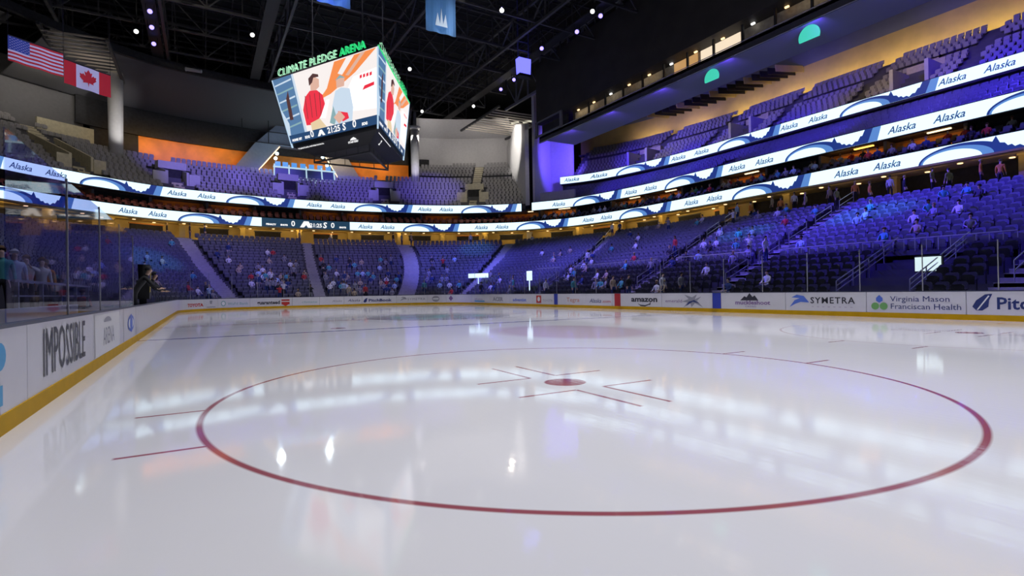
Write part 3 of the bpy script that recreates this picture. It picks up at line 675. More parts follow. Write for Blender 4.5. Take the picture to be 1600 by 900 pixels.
# upper deck on the far side
NU=10
mb=MB()
for i in range(NU): ringband(mb,UA,60.5,17.5,18.3+0.60*i,7.8+0.8*i,8.6+0.8*i+(0.8 if i==NU-1 else 0))
struct('floor_upper_deck', mb, M_concd)
mb=MB()
for i in range(NU):
    if i==5: continue
    for (u,x,y,nx,ny) in walk(lambda u:off(u,8.25+0.8*i),UA+1,60,0.56):
        if any(abs(u-c)<0.65 for c in (9,17.5,26,34.5,43,51)) : continue
        if i<5 and any(abs(u-c)<1.6 for c in (21.5,38.5,52.5)): continue
        simple_seat(mb, seat_matrix(x,y,18.3+0.60*i,nx,ny),0.46)
tag(mb.build('upper_seating',M_seatup),'steep rows of grey seats in the upper deck above the top ribbon','seating','seats of the far side upper deck','stuff')
for j,u in enumerate((21.5,38.5,52.5)):          # stair mouths in the upper deck
    txt=['pale stair mouth in the upper deck nearest the right edge, behind the top ribbon','pale stair mouth in the middle of the far side upper deck','pale stair mouth at the far left end of the upper deck'][j]
    r=empty('deck_stair_mouth',(*off(u,8.5),18.3),txt,'stair entrance')
    for q in (-1.35,1.35): mb=MB(); ringband(mb,u+q-0.15,u+q+0.15,18.3,20.6,8.0,11.6,0,0.2); mb.build('side_wall',M_pale,r)
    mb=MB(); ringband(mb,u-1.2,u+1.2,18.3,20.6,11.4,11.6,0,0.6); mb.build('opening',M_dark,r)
    mb=MB(); ringband(mb,u-1.5,u+1.5,20.6,21.4,11.2,11.7,0,0.6); mb.build('lintel',M_tan,r)
    mb=MB()
    for i in range(5,NU): ringband(mb,u-0.5,u+0.5,18,18.4+0.60*i,7.8+0.8*i,8.5+0.8*i,0,0.5)
    mb.build('steps',M_tan,r)
# upper wall on the far side
mb=MB(); ringband(mb,UA,62,22.5,27.6,16.9,17.2); struct('wall_right', mb, M_gold)
mb=MB(); ringband(mb,UA,62,27.6,36.5,16.9,17.2); struct('wall_right_upper', mb, M_teal)
mb=MB(); ringband(mb,UA,62,23.5,23.7,15.9,16.9); struct('floor_upper_walk', mb, M_concd)
for k in range(9):
    u=7+k*6; area('wall_wash', (*off(u,15.6),24.0),(*off(u,16.9),26.4),85,(1.0,0.74,0.26),5.4,0.3)
for k in range(4):
    u=8+k*13; spot('wall_wash_blue',(*off(u,8.2),24.5),(*off(u+4,16.9),29.2),800,(0.1,0.08,1.0),95,0.9,0.1)
for k in range(17):                              # ceiling baffles hung in front of the wall
    u=36+k*1.05; mb=MB(); p=off(u,16.6); q=off(u+0.5,12.0); mb.beam((*p,27.2),(*q,26.6),0.1,0.75)
    tag(mb.build('ceiling_baffle',M_black if k%4 else M_gold),'dark slanting baffle in the row above the far end of the upper deck','baffle','baffles above the upper deck')
# blue end wall of the side decks, from the fin to the start of the top ribbon
mb=MB(); ringband(mb,UFIN-0.6,UFIN-0.3,13.9,30,2.0,16.5,0,0.4); struct('wall_deck_end', mb, M_pale)
mb=MB(); ringband(mb,57.8,62.8,13.9,15.3,1.6,1.9,0,0.8); struct('wall_deck_parapet', mb, M_pale)
mb=MB(); ringband(mb,60.4,64.2,15.3,26,8.6,9.0,0,0.8); struct('wall_deck_back', mb, M_pale)
mb=MB()
for i in range(3):
    for (u,x,y,nx,ny) in walk(lambda u:off(u,2.4+0.8*i),62,63.8,0.6): simple_seat(mb, seat_matrix(x,y,13.9+0.4*i,nx,ny),0.46)
# ------------------------------------------------------------------ end upper bowl
def dtop(u):
    pts=[(64,17.5),(78,16.5),(80,11.2),(84,10.6),(90,9.6),(112,9.8),(116,12.5),(119,14.0),(121,19.5),(150,20)]
    for (a,x),(b,y) in zip(pts,pts[1:]):
        if a<=u<=b: return x+(y-x)*(u-a)/(b-a)
    return 17.5 if u<64 else 20
def upz(d): return 13.6+0.62*(d-1.2)
mb=MB(); sm=MB(); steps_u=[UFIN+0.5*k for k in range(int((UB-UFIN)/0.5))]
VOM=[(72.3,3.4,6.8,'cream concrete stair mouth in the end upper bowl, right of the white column'),(84.2,3.4,6.6,'violet lit concrete stair mouth below the right end of the hanging scoreboard'),(96.0,3.6,6.6,'pale stair mouth directly below the white framed booth'),(108.4,3.2,6.4,'violet lit stair mouth in the end upper bowl left of the booth'),(117.0,3.0,9.5,'tan stair mouth at the far left of the upper bowl')]
for i in range(22):
    d=1.2+0.9*i
    run=None
    for u in steps_u:
        if d<dtop(u) and u>UFIN+(d-1)*0.26: ringband(mb,u,u+0.5,12.8,upz(d),d,d+0.9,0,0.5)
    for (u,x,y,nx,ny) in walk(lambda u:off(u,d+0.5),UFIN+0.4,UB-2,0.60):
        if d>=dtop(u)-0.2 or u<UFIN+0.3+(d-1)*0.26: continue
        if any(abs(u-v[0])<(1.7 if d<v[2] else 0.6) and d>v[1]-2.6 for v in VOM): continue
        if 10<i<12: continue
        simple_seat(sm, seat_matrix(x,y,upz(d),nx,ny),0.5)
struct('floor_end_upper_bowl', mb, M_concd)
tag(sm.build('upper_seating',M_seatup),'steep rows of grey and violet lit seats above the ribbons of the far end','seating','seats of the end upper bowl','stuff')
for (u,d0,d1,txt) in VOM:
    far=u>110
    m=M_tan if u>110 or 70<u<75 else M_pale
    r=empty('vomitory',(*off(u,d0),upz(d0)),txt,'stair entrance')
    mb=MB(); z1=upz(d1)+0.35
    for sgn in (-1,1):
        a=u+sgn*0.95; 
        p=[off(a-0.12 if sgn<0 else a-0.12,d0),off(a+0.12,d0),off(a+0.12,d1),off(a-0.12,d1)]
        mb=MB(); mb.hexa([(*q,upz(d0)-0.6) for q in p],[(*p[0],upz(d0)+1.5),(*p[1],upz(d0)+1.5),(*p[2],z1),(*p[3],z1)]); mb.build('side_wall',m,r)
    pass
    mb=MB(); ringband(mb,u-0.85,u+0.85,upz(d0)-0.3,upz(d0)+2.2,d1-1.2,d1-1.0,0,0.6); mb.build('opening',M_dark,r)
    mb=MB(); ringband(mb,u-1.2,u+1.2,upz(d0)+2.1,upz(d0)+3.0,d1-1.3,d1-0.2,0,0.6); mb.build('lintel',m,r)
    mb=MB()
    for sgn in (-1,1): mb=MB(); ringband(mb,u+sgn*1.6-0.55,u+sgn*1.6+0.55,upz(d0)-0.2,upz(d0)+1.3,d0-0.1,d0+0.1,0,0.5); mb.build('wing_wall',m,r)
    mb=MB(); 
    for i in range(int((d0-1.2)/0.45)+2): dd=1.2+0.45*i; ringband(mb,u-0.5,u+0.5,upz(dd)-0.3,upz(dd)+0.03,dd,dd+0.45,0,0.5)
    dd=d1
    while dd<dtop(u)-0.5: ringband(mb,u-0.5,u+0.5,upz(dd)-0.3,upz(dd)+0.05,dd,dd+0.45,0,0.5); dd+=0.45
    mb.build('steps',M_tan,r)
# ------------------------------------------------------------------ walls, buttress and soffits beyond the far end
def wallband(name,u0,u1,d,z0,z1,m,th=0.3,d2=None,z0b=None):
    mb=MB(); n=max(1,int((u1-u0)/1.0))
    for k in range(n):
        a=u0+(u1-u0)*k/n; b=u0+(u1-u0)*(k+1)/n
        d2_=d if d2 is None else d2
        p,q,r,t=off(a,d),off(b,d),off(b,d+th),off(a,d+th); p1,q1,r1,t1=off(a,d2_),off(b,d2_),off(b,d2_+th),off(a,d2_+th)
        mb.hexa([(*p,z0),(*q,z0),(*r,z0),(*t,z0)],[(*p1,z1),(*q1,z1),(*r1,z1),(*t1,z1)])
    return struct(name, mb, m)
wallband('wall_end_orange',80,109.3,14.0,17.5,22.6,M_orange)
wallband('wall_end_black',80,113,13.6,22.6,26.0,M_dark)
wallband('floor_end_walk',79,113,9.6,18.55,18.75,M_concd,4.6)
wallband('wall_end_corner',UFIN+3.6,79.5,18.0,22.5,30,M_pale,0.3)
wallband('wall_end_return',79.2,79.6,9,19,30,M_grey,9)
wallband('wall_end_left',112.5,150,20.0,22,30.5,M_grey)
wallband('wall_end_left_low',112.3,121,14.5,20.5,26,M_grey)
wallband('trim_2',119.3,150,19.6,25.2,25.7,M_pale)
wallband('wall_end_tan',112,116,13.0,19.5,22.0,M_tan)
# sloping soffits between the wall head and the roof
wallband('wall_end_dark',109.3,112,14.0,17.5,22.6,M_dark)
wallband('ceiling_end_soffit',80,118,14.0,26.0,29.5,mat('soffit_dark',(0.085,0.085,0.095),0.8),0.3,5.5)
wallband('ceiling_corner_soffit',UFIN+4,80,18.0,28.5,30.2,M_pale,0.3,12.5)
wallband('wall_corner_door',77.4,79.2,17.6,22.0,24.6,M_dark)
wallband('ceiling_left_soffit',118,150,20.0,29.5,32,M_grey,0.3,12)
wallband('trim_3',80,140,5.0,29.3,30.2,M_dark,0.5)
# strip of skylight trays in the corner soffit and at the left
for k in range(9):
    for (ua,nm,d,z) in ((66.0,'bright slanting lamp tray in the right corner soffit',14.0,30.2),(120.5,'pale lamp tray over the upper left corner seats',15.0,30.2)):
        u=ua+k*1.25; mb=MB(); ringband(mb,u,u+0.85,z-0.35,z-0.2,d,d+0.7,0,0.5)
        if nm.startswith('pale') and k>5: continue
        tag(mb.build('lamp_tray',glow('tray_glow',(1.0,0.95,0.75),0.9)),nm,'ceiling light',nm.split(' in ')[0]+' row')
for a,t in ((66,'r'),(72,'r'),(78,'r')): area('corner_wash',(*off(a,9),26.0),(*off(a,17.5),27.5),170,(1,0.93,0.85),5,0.6)
for a in (116,122,128): area('corner_wash',(*off(a,9),26.0),(*off(a,19),24),110,(1,0.9,0.72),5,0.6)
for a in (84,90,103,109): area('wall_wash',(*off(a,11.0),22.3),(*off(a,13.9),20.0),120,(1,0.6,0.2),6,0.5)
# A-shaped buttress round the booth
b=empty('roof_buttress',(60,-1.8,18.5),'big slate blue A-shaped concrete buttress standing over the booth at the far end','buttress')
def slab(mb,pts,x0,x1,mi=0):                   # polygon in the (y,z) plane extruded along x
    n=len(pts); i=len(mb.v); mb.v.extend((x0,y,z) for y,z in pts); mb.v.extend((x1,y,z) for y,z in pts)
    mb.f.append(tuple(i+k for k in range(n))); mb.m.append(mi); mb.f.append(tuple(i+n+k for k in reversed(range(n)))); mb.m.append(mi)
    for k in range(n): j=(k+1)%n; mb.f.append((i+k,i+n+k,i+n+j,i+j)); mb.m.append(mi)
for pts,nm in (([(7.2,19.6),(3.9,19.6),(0.9,23.6),(4.3,23.7)],'leg'),([(-7.6,19.6),(-11.2,19.6),(-8.9,23.3),(-5.2,23.6)],'leg')):
    mb=MB(); slab(mb,pts,59.4,60.4); mb.build(nm,M_slate,b)
mb=MB(); slab(mb,[(4.3,23.7),(0.9,23.6),(-5.2,23.6),(-8.9,23.3),(-4.5,27.6),(0.5,27.6)],59.4,60.4); mb.build('crown',M_slate,b)
mb=MB()
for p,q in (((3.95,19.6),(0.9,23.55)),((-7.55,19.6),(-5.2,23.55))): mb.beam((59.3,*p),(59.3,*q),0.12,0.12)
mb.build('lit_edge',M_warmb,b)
mb=MB()
for p,q in (((6,23.7),(6,28)),((2.5,23.7),(2.5,28)),((-1,23.7),(-1,28)),((-4.5,23.7),(-4.5,28)),((7,25.4),(-8,25.4)),((7,23.7),(-9,23.7))): mb.beam((58.6,*p),(58.6,*q),0.1,0.1)
tag(mb.build('catwalk',M_black),'black open catwalk frame crossing in front of the buttress','catwalk')
# booth
b=empty('broadcast_booth',(56,-2,18),'white framed booth with dark blue panels standing at the top of the end upper bowl','booth')
bx=55.2
mb=MB()
for y in (2.2,0.2,-2.2,-4.4,-6.2): mb.beam((bx,y,17.9),(bx,y*0.97,20.0),0.16,0.16)
mb.beam((bx,2.3,19.6),(bx,-6.3,19.6),0.16,0.2); mb.beam((bx,2.3,18.0),(bx,-6.3,18.0),0.16,0.16)
mb.beam((bx,-0.6,18.0),(bx-1.0,-0.8,16.6),0.14,0.14); mb.beam((bx,-3.4,18.0),(bx-1.0,-3.2,16.6),0.14,0.14)
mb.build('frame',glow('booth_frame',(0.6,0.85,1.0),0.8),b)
mb=MB(); mb.box(bx+0.1,bx+0.2,-6.1,2.1,18.1,19.5); mb.build('panel',mat('booth_panel',(0.03,0.06,0.13),0.4),b)
mb=MB(); mb.box(bx+0.1,bx+2.5,-6.2,2.2,17.8,18.0); mb.build('deck',M_black,b)
mb=MB()
for y in (1.6,0.6,-0.6,-1.8,-3,-4.2,-5.4): mb.box(bx+0.6,bx+0.9,y-0.35,y+0.35,19.7,20.5)
mb.build('screen',glow('booth_screen',(0.08,0.3,0.75),1.0),b)
mb=MB()
for y,z in ((1.7,21.6),(1.9,20.9),(-4.6,21.8),(-5.2,20.6)): mb.tube((bx+0.7,y,z),(bx+0.5,y,z),0.22,10)
mb.build('floodlight',glow('cool_flood',(0.7,0.95,1.0),6.0),b)
point((54.6,1.8,21.6),300,(0.75,0.95,1.0),0.2); point((54.6,-4.8,21.6),300,(0.75,0.95,1.0),0.2)
# round columns
for (u,d,z0,z1,r,txt) in ((79.4,9.6,18.2,27.8,0.62,'tall white round column right of the hanging scoreboard'),(111.6,9.0,18.2,29.0,0.72,'tall white round column in the left part of the end upper bowl')):
    p=off(u,d); mb=MB(); mb.tube((0,0,z0),(0,0,z1),r,28,0,r*1.12); mb.tube((0,0,z1-0.5),(0,0,z1),r*1.15,28,0,r*1.5); o=mb.build('column',M_pale); o.location=(*p,0)
    for pl in o.data.polygons: pl.use_smooth=len(pl.vertices)==4
    tag(o,txt,'column')
for (u,d,tx) in ((79.4,9.6,0),(111.6,9.0,1)):
    p=off(u,d-6); spot('column_light',(*p,15.5+1.5),(*off(u,d),23),1800,(1,0.97,0.92),40,0.8,0.1)
# white fin at the right corner
mb=MB(); n=10
def finp(u,d,z): return (*off(u,d),z)
prof=[(1.0,13.6),(17.6,23.6),(17.6,26.6),(15.6,27.6),(16.6,30.4),(2.0,25.6),(0.8,24.4)]
i=len(mb.v)
for w in (-0.2,0.35):
    for d,z in prof: mb.v.append(finp(UFIN+w+(d-1)*0.26,d,z))
n=len(prof); mb.f.append(tuple(range(n))); mb.m.append(0); mb.f.append(tuple(n+k for k in reversed(range(n)))); mb.m.append(0)
for k in range(n): j=(k+1)%n; mb.f.append((k,n+k,n+j,j)); mb.m.append(0)
tag(mb.build('corner_fin',M_pale),'huge white concrete fin wall dividing the end bowl from the far side decks','wall fin')
spot('fin_light',(*off(73.5,3.0),26.5),(*off(UFIN+2,9),24.5),7500,(1,0.96,0.88),62,0.6,0.1)
spot('fin_light_blue',(*off(57.5,4.2),20.8),(*off(UFIN-0.5,9),21.5),6500,(0.12,0.07,1.0),85,0.7,0.1)
# ------------------------------------------------------------------ LED ribbons
def ribbon(name, u0, u1, z0, z1, d, arcs, label, score=None, skip=()):
    H=z1-z0; root=empty(name,(*off((u0+u1)/2,d),z0),label,'light ribbon')
    mb=MB(); ringband(mb,u0,u1,z0-0.06,z1+0.06,d+0.02,d+0.22,0,0.8); mb.build('housing',M_black,root)
    mb=MB(); n=int((u1-u0)/0.8)
    for k in range(n):
        a=u0+(u1-u0)*k/n; b=u0+(u1-u0)*(k+1)/n; mb.face([(*off(a,d),z0),(*off(b,d),z0),(*off(b,d),z1),(*off(a,d),z1)])
    scr=mb.build('screen',M_led,root)
    def fn(us,dd): return lambda x,y: (*off(us-x,d-dd),z0+y*H)          # x runs left to right in the picture
    def dens(pts):
        out=[]
        for a,b in zip(pts,pts[1:]+pts[:1]):
            m=max(1,int(abs(a[0]-b[0])/0.3)); out+=[(a[0]+(b[0]-a[0])*k/m,a[1]+(b[1]-a[1])*k/m) for k in range(m)]
        return out
    art=None
    vs,fs=text_mesh('Alaska',0.55,0.35,1,'LEFT',0.012); w=max(v[0] for v in vs)
    def clampx(us,x): return us-x>u0+0.05 and us-x<u1-0.05
    for us in arcs:
        art=MB()
        def E(cx,rx,ry,dd,mi,x0=0.0):
            pts=[(cx+rx*math.cos(PI-PI*k/24),ry*math.sin(PI*k/24)) for k in range(25)]
            for (xa,ya),(xb,yb) in zip(pts,pts[1:]):
                if clampx(us,xa) and clampx(us,xb): place_flat(art,[(xa,0),(xb,0),(xb,yb),(xa,ya)],[(0,1,2,3)],fn(us,dd),mi)
        E(2.45,2.5,0.97,0.02,0); E(2.2,2.1,0.82,0.03,1); E(1.95,1.72,0.66,0.04,2)
        # dark wedge, jagged white notch, dark band, blue band
        jag=[(4.0,1.0),(4.4,1.0),(4.6,0.55),(4.85,0.5),(5.0,0.3),(5.2,0.34),(5.35,0.18),(5.6,0.24),(5.8,0.1),(6.05,0.3),(6.25,0.28),(6.45,0.6),(6.6,0.6),(6.8,1.0)]
        for (xa,ya),(xb,yb) in zip(jag,jag[1:]):
            if clampx(us,xa) and clampx(us,xb): place_flat(art,[(xa,0),(xb,0),(xb,yb if xa>4 else 1.0),(xa,ya if xa>4 else .35)],[(0,1,2,3)],fn(us,0.022),0)
        for (p,mi) in (([(6.3,0),(7.0,0),(7.4,1),(6.8,1)],0),([(7.0,0),(7.7,0),(8.0,1),(7.4,1)],1)):
            if clampx(us,6.0) and clampx(us,8.1): place_flat(art,p,[(0,1,2,3)],fn(us,0.024),mi)
        if art.f: art.build('mountain_pattern',[M_lednavy,M_ledmid,M_led],scr)
    texts=[]
    for us in arcs: texts+=[us+6.1,us+3.1]
    if u1>arcs[0]-9: texts+=[arcs[0]-9.9,arcs[0]-12.9]
    for us in texts:
        if not (u0+2.2<us<u1-0.2): continue
        if score and score[0]-1<us<score[1]+2.6: continue
        if any(s0<us<s1 for s0,s1 in skip): continue
        t=MB(); place_flat(t,[(x*1.9/w,0.26+y/H) for x,y in vs],fs,fn(us,0.03)); t.build('lettering',M_ledtxt,scr)
    if score:
        a,b=score; mb=MB(); n=12
        for k in range(n):
            p=a+(b-a)*k/n; q=a+(b-a)*(k+1)/n; mb.face([(*off(p,d-0.05),z0),(*off(q,d-0.05),z0),(*off(q,d-0.05),z1),(*off(p,d-0.05),z1)])
        sec=mb.build('score_section',M_ledslate,root)
        t=MB()
        for x,s,hh in ((0.6,'PENALTY',0.2),(2.6,'SHOTS',0.2),(4.1,'0',0.7),(6.8,'21:25',0.5),(9.9,'0',0.7),(11.2,'SHOTS',0.2),(12.3,'PENALTY'[:0],0.2)):
            if not s: continue
            v2,f2=text_mesh(s,hh,0,1,'LEFT',0.02); place_flat(t,[(xx,0.2+y/H) for xx,y in v2],f2,fn(b-x*0.86,0.08))
        poly_on(t,[(4.6,0.1),(5.1,0.85),(5.7,0.85),(6.1,0.1),(5.6,0.1),(5.4,0.4),(5.1,0.1)],fn(b,0.08)); 
        v2,f2=text_mesh('S',0.75,0.1,1,'LEFT',0.03); place_flat(t,[(xx,0.15+y/H) for xx,y in v2],f2,fn(b-7.5,0.08))
        t.build('score_lettering',M_ledwhite,sec)
A1=[17.5,33.5,49.4,65.75,82.0,109.25,127.5]
ribbon('light_ribbon',UA,UB-4,10.0,11.1,0.0,A1,'lowest white light ribbon all round the bowl with slanted script and blue arcs',score=(89.2,100.2))
ribbon('light_ribbon',UFIN+0.9,UB-4,12.75,13.85,0.7,[73.75,88.5,104.0,118.5,133],'second light ribbon along the far end and left corner, under the end upper bowl')
ribbon('light_ribbon',UA,UFIN-0.6,12.75,13.85,0.7,[13.75,28.3,43.0,57.5],'second light ribbon along the far side, between the suites and the terrace')
ribbon('light_ribbon',UA,62.0,17.45,18.5,7.4,[13.0,27.0,41.0,55.2],'topmost light ribbon on the far side at the front of the upper deck')

# ------------------------------------------------------------------ hanging scoreboard (a triangle in plan, point towards the near end)
TOP=[(10.9,0,19.25),(21.2,5.95,19.25),(21.2,-5.95,19.25)]; BOT=[(11.2,0,13.35),(19.4,4.7,13.35),(19.4,-4.7,13.35)]
SB=empty('scoreboard',(17,0,13),'big three sided hanging scoreboard with bright video screens and green capital letters on top','scoreboard')
def lerp(a,b,t): return Vector(a)*(1-t)+Vector(b)*t
def facefn(i,j,dd=0.0):
    a,b,c,d=Vector(BOT[i]),Vector(BOT[j]),Vector(TOP[j]),Vector(TOP[i])
    n=(b-a).cross(d-a).normalized(); cen=Vector((17.5,0,16)); 
    if n.dot((a+b+c+d)/4-cen)<0: n=-n
    return lambda x,y: a*(1-x)*(1-y)+b*x*(1-y)+c*x*y+d*(1-x)*y+n*dd
mb=MB(); i=0
cen=Vector((17.5,0,0))
def inset(p,k): v=Vector(p); return (v.x+(17.7-v.x)*k, v.y*(1-k), v.z)
b3=[inset(p,0.02) for p in BOT]; t3=[inset(p,0.02) for p in TOP]
mb.v=[*b3,*t3]; mb.f=[(0,2,1),(3,4,5),(0,1,4,3),(1,2,5,4),(2,0,3,5)]; mb.m=[0]*5; mb.build('cabinet',M_black,SB)
# lower hanging fascia ring, stepped in
lowr=[(13.5,0,12.75),(18.9,3.1,12.75),(18.9,-3.1,12.75)]
mb=MB(); mb.v=[*[inset(p,0.03) for p in BOT],*lowr]; mb.f=[(3,5,4),(0,3,4,1),(1,4,5,2),(2,5,3,0)]; mb.m=[0]*4; mb.build('underside',M_black,SB)
mb=MB()
for p,q in zip(lowr,lowr[1:]+lowr[:1]):
    a=Vector(p)-Vector((0,0,0.55)); b=Vector(q)-Vector((0,0,0.55)); mb.beam(a,b,0.12,0.12); mb.beam(p,a,0.1,0.1)
    for k in range(1,5): mb.beam(lerp(p,q,k/5),lerp(a,b,k/5),0.05,0.05)
mb.build('lower_frame',M_truss,SB)
pics=[glow('pix_%d'%k,c,s) for k,(c,s) in enumerate([((0.95,0.88,0.86),1.0),((0.09,0.2,0.38),1.0),((0.85,0.03,0.06),1.0),((0.08,0.03,0.03),1.0),((0.95,0.28,0.08),1.0),((1,1,1),1.15),((0.75,0.45,0.35),1.0),((0.25,0.42,0.45),1.0),((0.8,0.62,0.38),1.0),((0.6,0.72,0.85),1.0),((0.45,0.4,0.45),1.0)])]
def videoface(i,j,flip,nm):
    Y0=0.17
    def F(dd):
        f=facefn(i,j,dd); return (lambda x,y: f(1-x,Y0+(1-Y0)*y)) if flip else (lambda x,y: f(x,Y0+(1-Y0)*y))
    mb=MB()
    P=lambda pts,mi,l=1: poly_on(mb,pts,F(0.02+0.006*l),mi)
    P([(0.0,0),(1,0),(1,1),(0,1)],0,0)
    P([(0,0),(0.2,0),(0.2,1),(0,1)],1,1); 
    for k in range(6): P([(0.01,0.12+k*0.15),(0.19,0.16+k*0.15),(0.19,0.19+k*0.15),(0.01,0.145+k*0.15)],9 if k%2 else 7,2)
    P([(0.07,0.25),(0.11,0.25),(0.13,0.75),(0.09,0.62)],3,3); P([(0.0,0.5),(0.05,0.2),(0.03,0.0),(0,0)],9,3)
    P([(0.2,0.0),(0.23,0.0),(0.22,1),(0.2,1)],9,2)
    # orange stripes and light wall
    P([(0.62,0.98),(0.99,0.99),(0.80,0.72),(0.55,0.50),(0.42,0.45),(0.52,0.6)],4,1); P([(0.73,0.98),(0.8,0.98),(0.68,0.74),(0.64,0.78)],0,2); P([(0.86,0.99),(0.9,0.99),(0.74,0.7),(0.71,0.72)],6,2)
    P([(0.72,0.15),(0.99,0.10),(0.99,0.7),(0.78,0.66),(0.7,0.45)],5,2)
    for k in range(4): P([(0.84+0.03*k,0.60),(0.86+0.03*k,0.61),(0.86+0.03*k,0.66),(0.84+0.03*k,0.65)],2,3)
    P([(0.86,0.42),(0.97,0.45),(0.97,0.5),(0.88,0.48)],2,3)
    # man in red shirt
    P([(0.24,0.10),(0.24,0.36),(0.29,0.56),(0.35,0.64),(0.42,0.62),(0.47,0.52),(0.48,0.36),(0.42,0.2),(0.34,0.08)],2,4)
    P([(0.29,0.0),(0.29,0.12),(0.40,0.16),(0.46,0.0)],8,5); P([(0.36,0.64),(0.37,0.78),(0.42,0.84),(0.46,0.78),(0.45,0.66),(0.41,0.62)],6,5)
    P([(0.355,0.72),(0.36,0.84),(0.41,0.9),(0.46,0.86),(0.46,0.82),(0.41,0.83),(0.39,0.76)],3,6)
    P([(0.41,0.17),(0.50,0.42),(0.53,0.42),(0.46,0.14)],5,6)
    for k in range(4): P([(0.27+0.05*k,0.2),(0.275+0.05*k,0.2),(0.295+0.05*k,0.58),(0.29+0.05*k,0.58)],3,5)
    # second figure, pale, beside a tablet
    P([(0.56,0.0),(0.55,0.3),(0.6,0.52),(0.66,0.55),(0.74,0.5),(0.76,0.2),(0.74,0.0)],9,3); P([(0.615,0.56),(0.62,0.68),(0.66,0.73),(0.70,0.68),(0.69,0.56)],6,4); P([(0.61,0.68),(0.66,0.75),(0.71,0.68),(0.66,0.70)],7,5)
    P([(0.55,0.12),(0.62,0.2),(0.67,0.08),(0.6,0.0)],6,5); P([(0.60,0.2),(0.7,0.14),(0.71,0.05),(0.64,0.02)],2,4); P([(0.50,0.05),(0.56,0.3),(0.58,0.12),(0.55,0.0)],7,4)
    mb.build(nm,pics,SB)
    # score strip and lower text
    G=(lambda f:(lambda x,y: f(1-x,y)) if flip else f)
    f2=G(facefn(i,j,0.03)); t=MB(); poly_on(t,[(0,0.055),(1,0.055),(1,0.17),(0,0.17)],f2); strp=t.build('score_strip',glow('strip_navy',(0.015,0.06,0.16),1.0),SB)
    f3=G(facefn(i,j,0.05)); t=MB(); W_=9.8; Hh=5.9
    for x,s,hh in ((0.03,'HOME 1ST',0.18),(0.19,'SOG',0.2),(0.26,'0',0.55),(0.46,'21:25',0.46),(0.74,'0',0.55),(0.84,'SOG',0.2)):
        v2,f_=text_mesh(s,hh,0,1,'LEFT',0.02); place_flat(t,[(x+a/W_,0.08+b/Hh) for a,b in v2],f_,f3)
    poly_on(t,[(0.34,0.07),(0.375,0.15),(0.4,0.15),(0.43,0.07),(0.4,0.07),(0.39,0.1),(0.37,0.07)],f3)
    v2,f_=text_mesh('S',0.55,0,1,'LEFT',0.02); place_flat(t,[(0.63+a/W_,0.075+b/Hh) for a,b in v2],f_,f3)
    t.build('score_lettering',M_ledwhite,strp)
videoface(1,0,False,'video_screen'); videoface(2,0,True,'video_screen'); videoface(1,2,True,'video_screen')
# mirror-free right hand face: the picture on it starts at the near corner
def underfn(i,j,dd):
    a,b,c,d=Vector(inset(BOT[i],0.03)),Vector(inset(BOT[j],0.03)),Vector(lowr[j]),Vector(lowr[i])
    n=(b-a).cross(d-a).normalized(); 
    if n.z>0: n=-n
    return lambda x,y: d*(1-x)*(1-y)+c*x*(1-y)+b*x*y+a*(1-x)*y+n*dd
f=underfn(1,0,0.03); t=MB()
v2,f_=text_mesh('PLEASE STAND ANTHEM SOON IN',0.2,0,1,'LEFT',0.01)
k=0.34/max(v[0] for v in v2); place_flat(t,[(0.02+x*k,0.80+y*0.55) for x,y in v2],f_,f)
v2,f_=text_mesh('STARTERS',0.24,0,1,'LEFT',0.015); k=0.14/max(v[0] for v in v2); place_flat(t,[(0.66+x*k,0.42+y*0.6) for x,y in v2],f_,f)
poly_on(t,[(0.69,0.62),(0.70,0.74),(0.735,0.84),(0.76,0.74),(0.78,0.62)],f)
f=underfn(2,0,0.03); v2,f_=text_mesh('2',0.6,0,1,'LEFT',0.03); place_flat(t,[(0.78-x*-0.09*1.0,0.45+y*0.55) for x,y in [(-v[0],v[1]) for v in v2]],f_,lambda x,y:f(x,y)); poly_on(t,[(0.5,0.93),(0.94,0.93),(0.94,0.97),(0.5,0.97)],f)
t.build('underside_lettering',M_ledwhite,SB)
mb=MB()
for p,q in ((BOT[1],TOP[1]),(BOT[0],TOP[0]),(BOT[2],TOP[2])): mb.beam(p,q,0.1,0.1)
mb.build('edge_light',glow('edge_pale',(0.55,0.75,0.95),0.9),SB)
def topsign(i,j,flip,nm):
    a,b=Vector(TOP[i]),Vector(TOP[j]); d=(b-a); L=d.length; d.normalize(); 
    vs,fs=text_mesh('CLIMATE PLEDGE',0.62,0,1,'LEFT',0.0,1.08); w1=max(v[0] for v in vs); v2,f2=text_mesh('ARENA',0.62,0,1,'LEFT',0.006); w2=max(v[0] for v in v2)
    k=(L*0.84)/(w1+0.35+w2); n=Vector((d.y,-d.x,0)); 
    if n.dot(a-Vector((17.7,0,0)))<0: n=-n
    for (vv,ff,x0,m) in ((vs,fs,0,M_greenlite),(v2,f2,w1+0.35,M_green)):
        t=MB()
        for dep in (0.06,-0.06): place_flat(t,[((x+x0)*k,y*1.05) for x,y in vv],ff if dep>0 else [q[::-1] for q in ff],lambda x,y:a+d*(L*0.06+x)+n*dep+Vector((0,0,0.14+y)))
        t.build('top_lettering',m,SB)
    t=MB(); t.beam(a+Vector((0,0,0.06)),b+Vector((0,0,0.06)),0.14,0.12); t.build('top_rail',M_green if nm else M_truss,SB)
topsign(1,0,False,0); topsign(0,2,False,1)
mb=MB()
for p in ((15,0),(19.5,3),(19.5,-3)):
    mb.tube((p[0],p[1],19),(p[0],p[1],33),0.06,6)
mb.build('hoist_cables',M_black,SB)

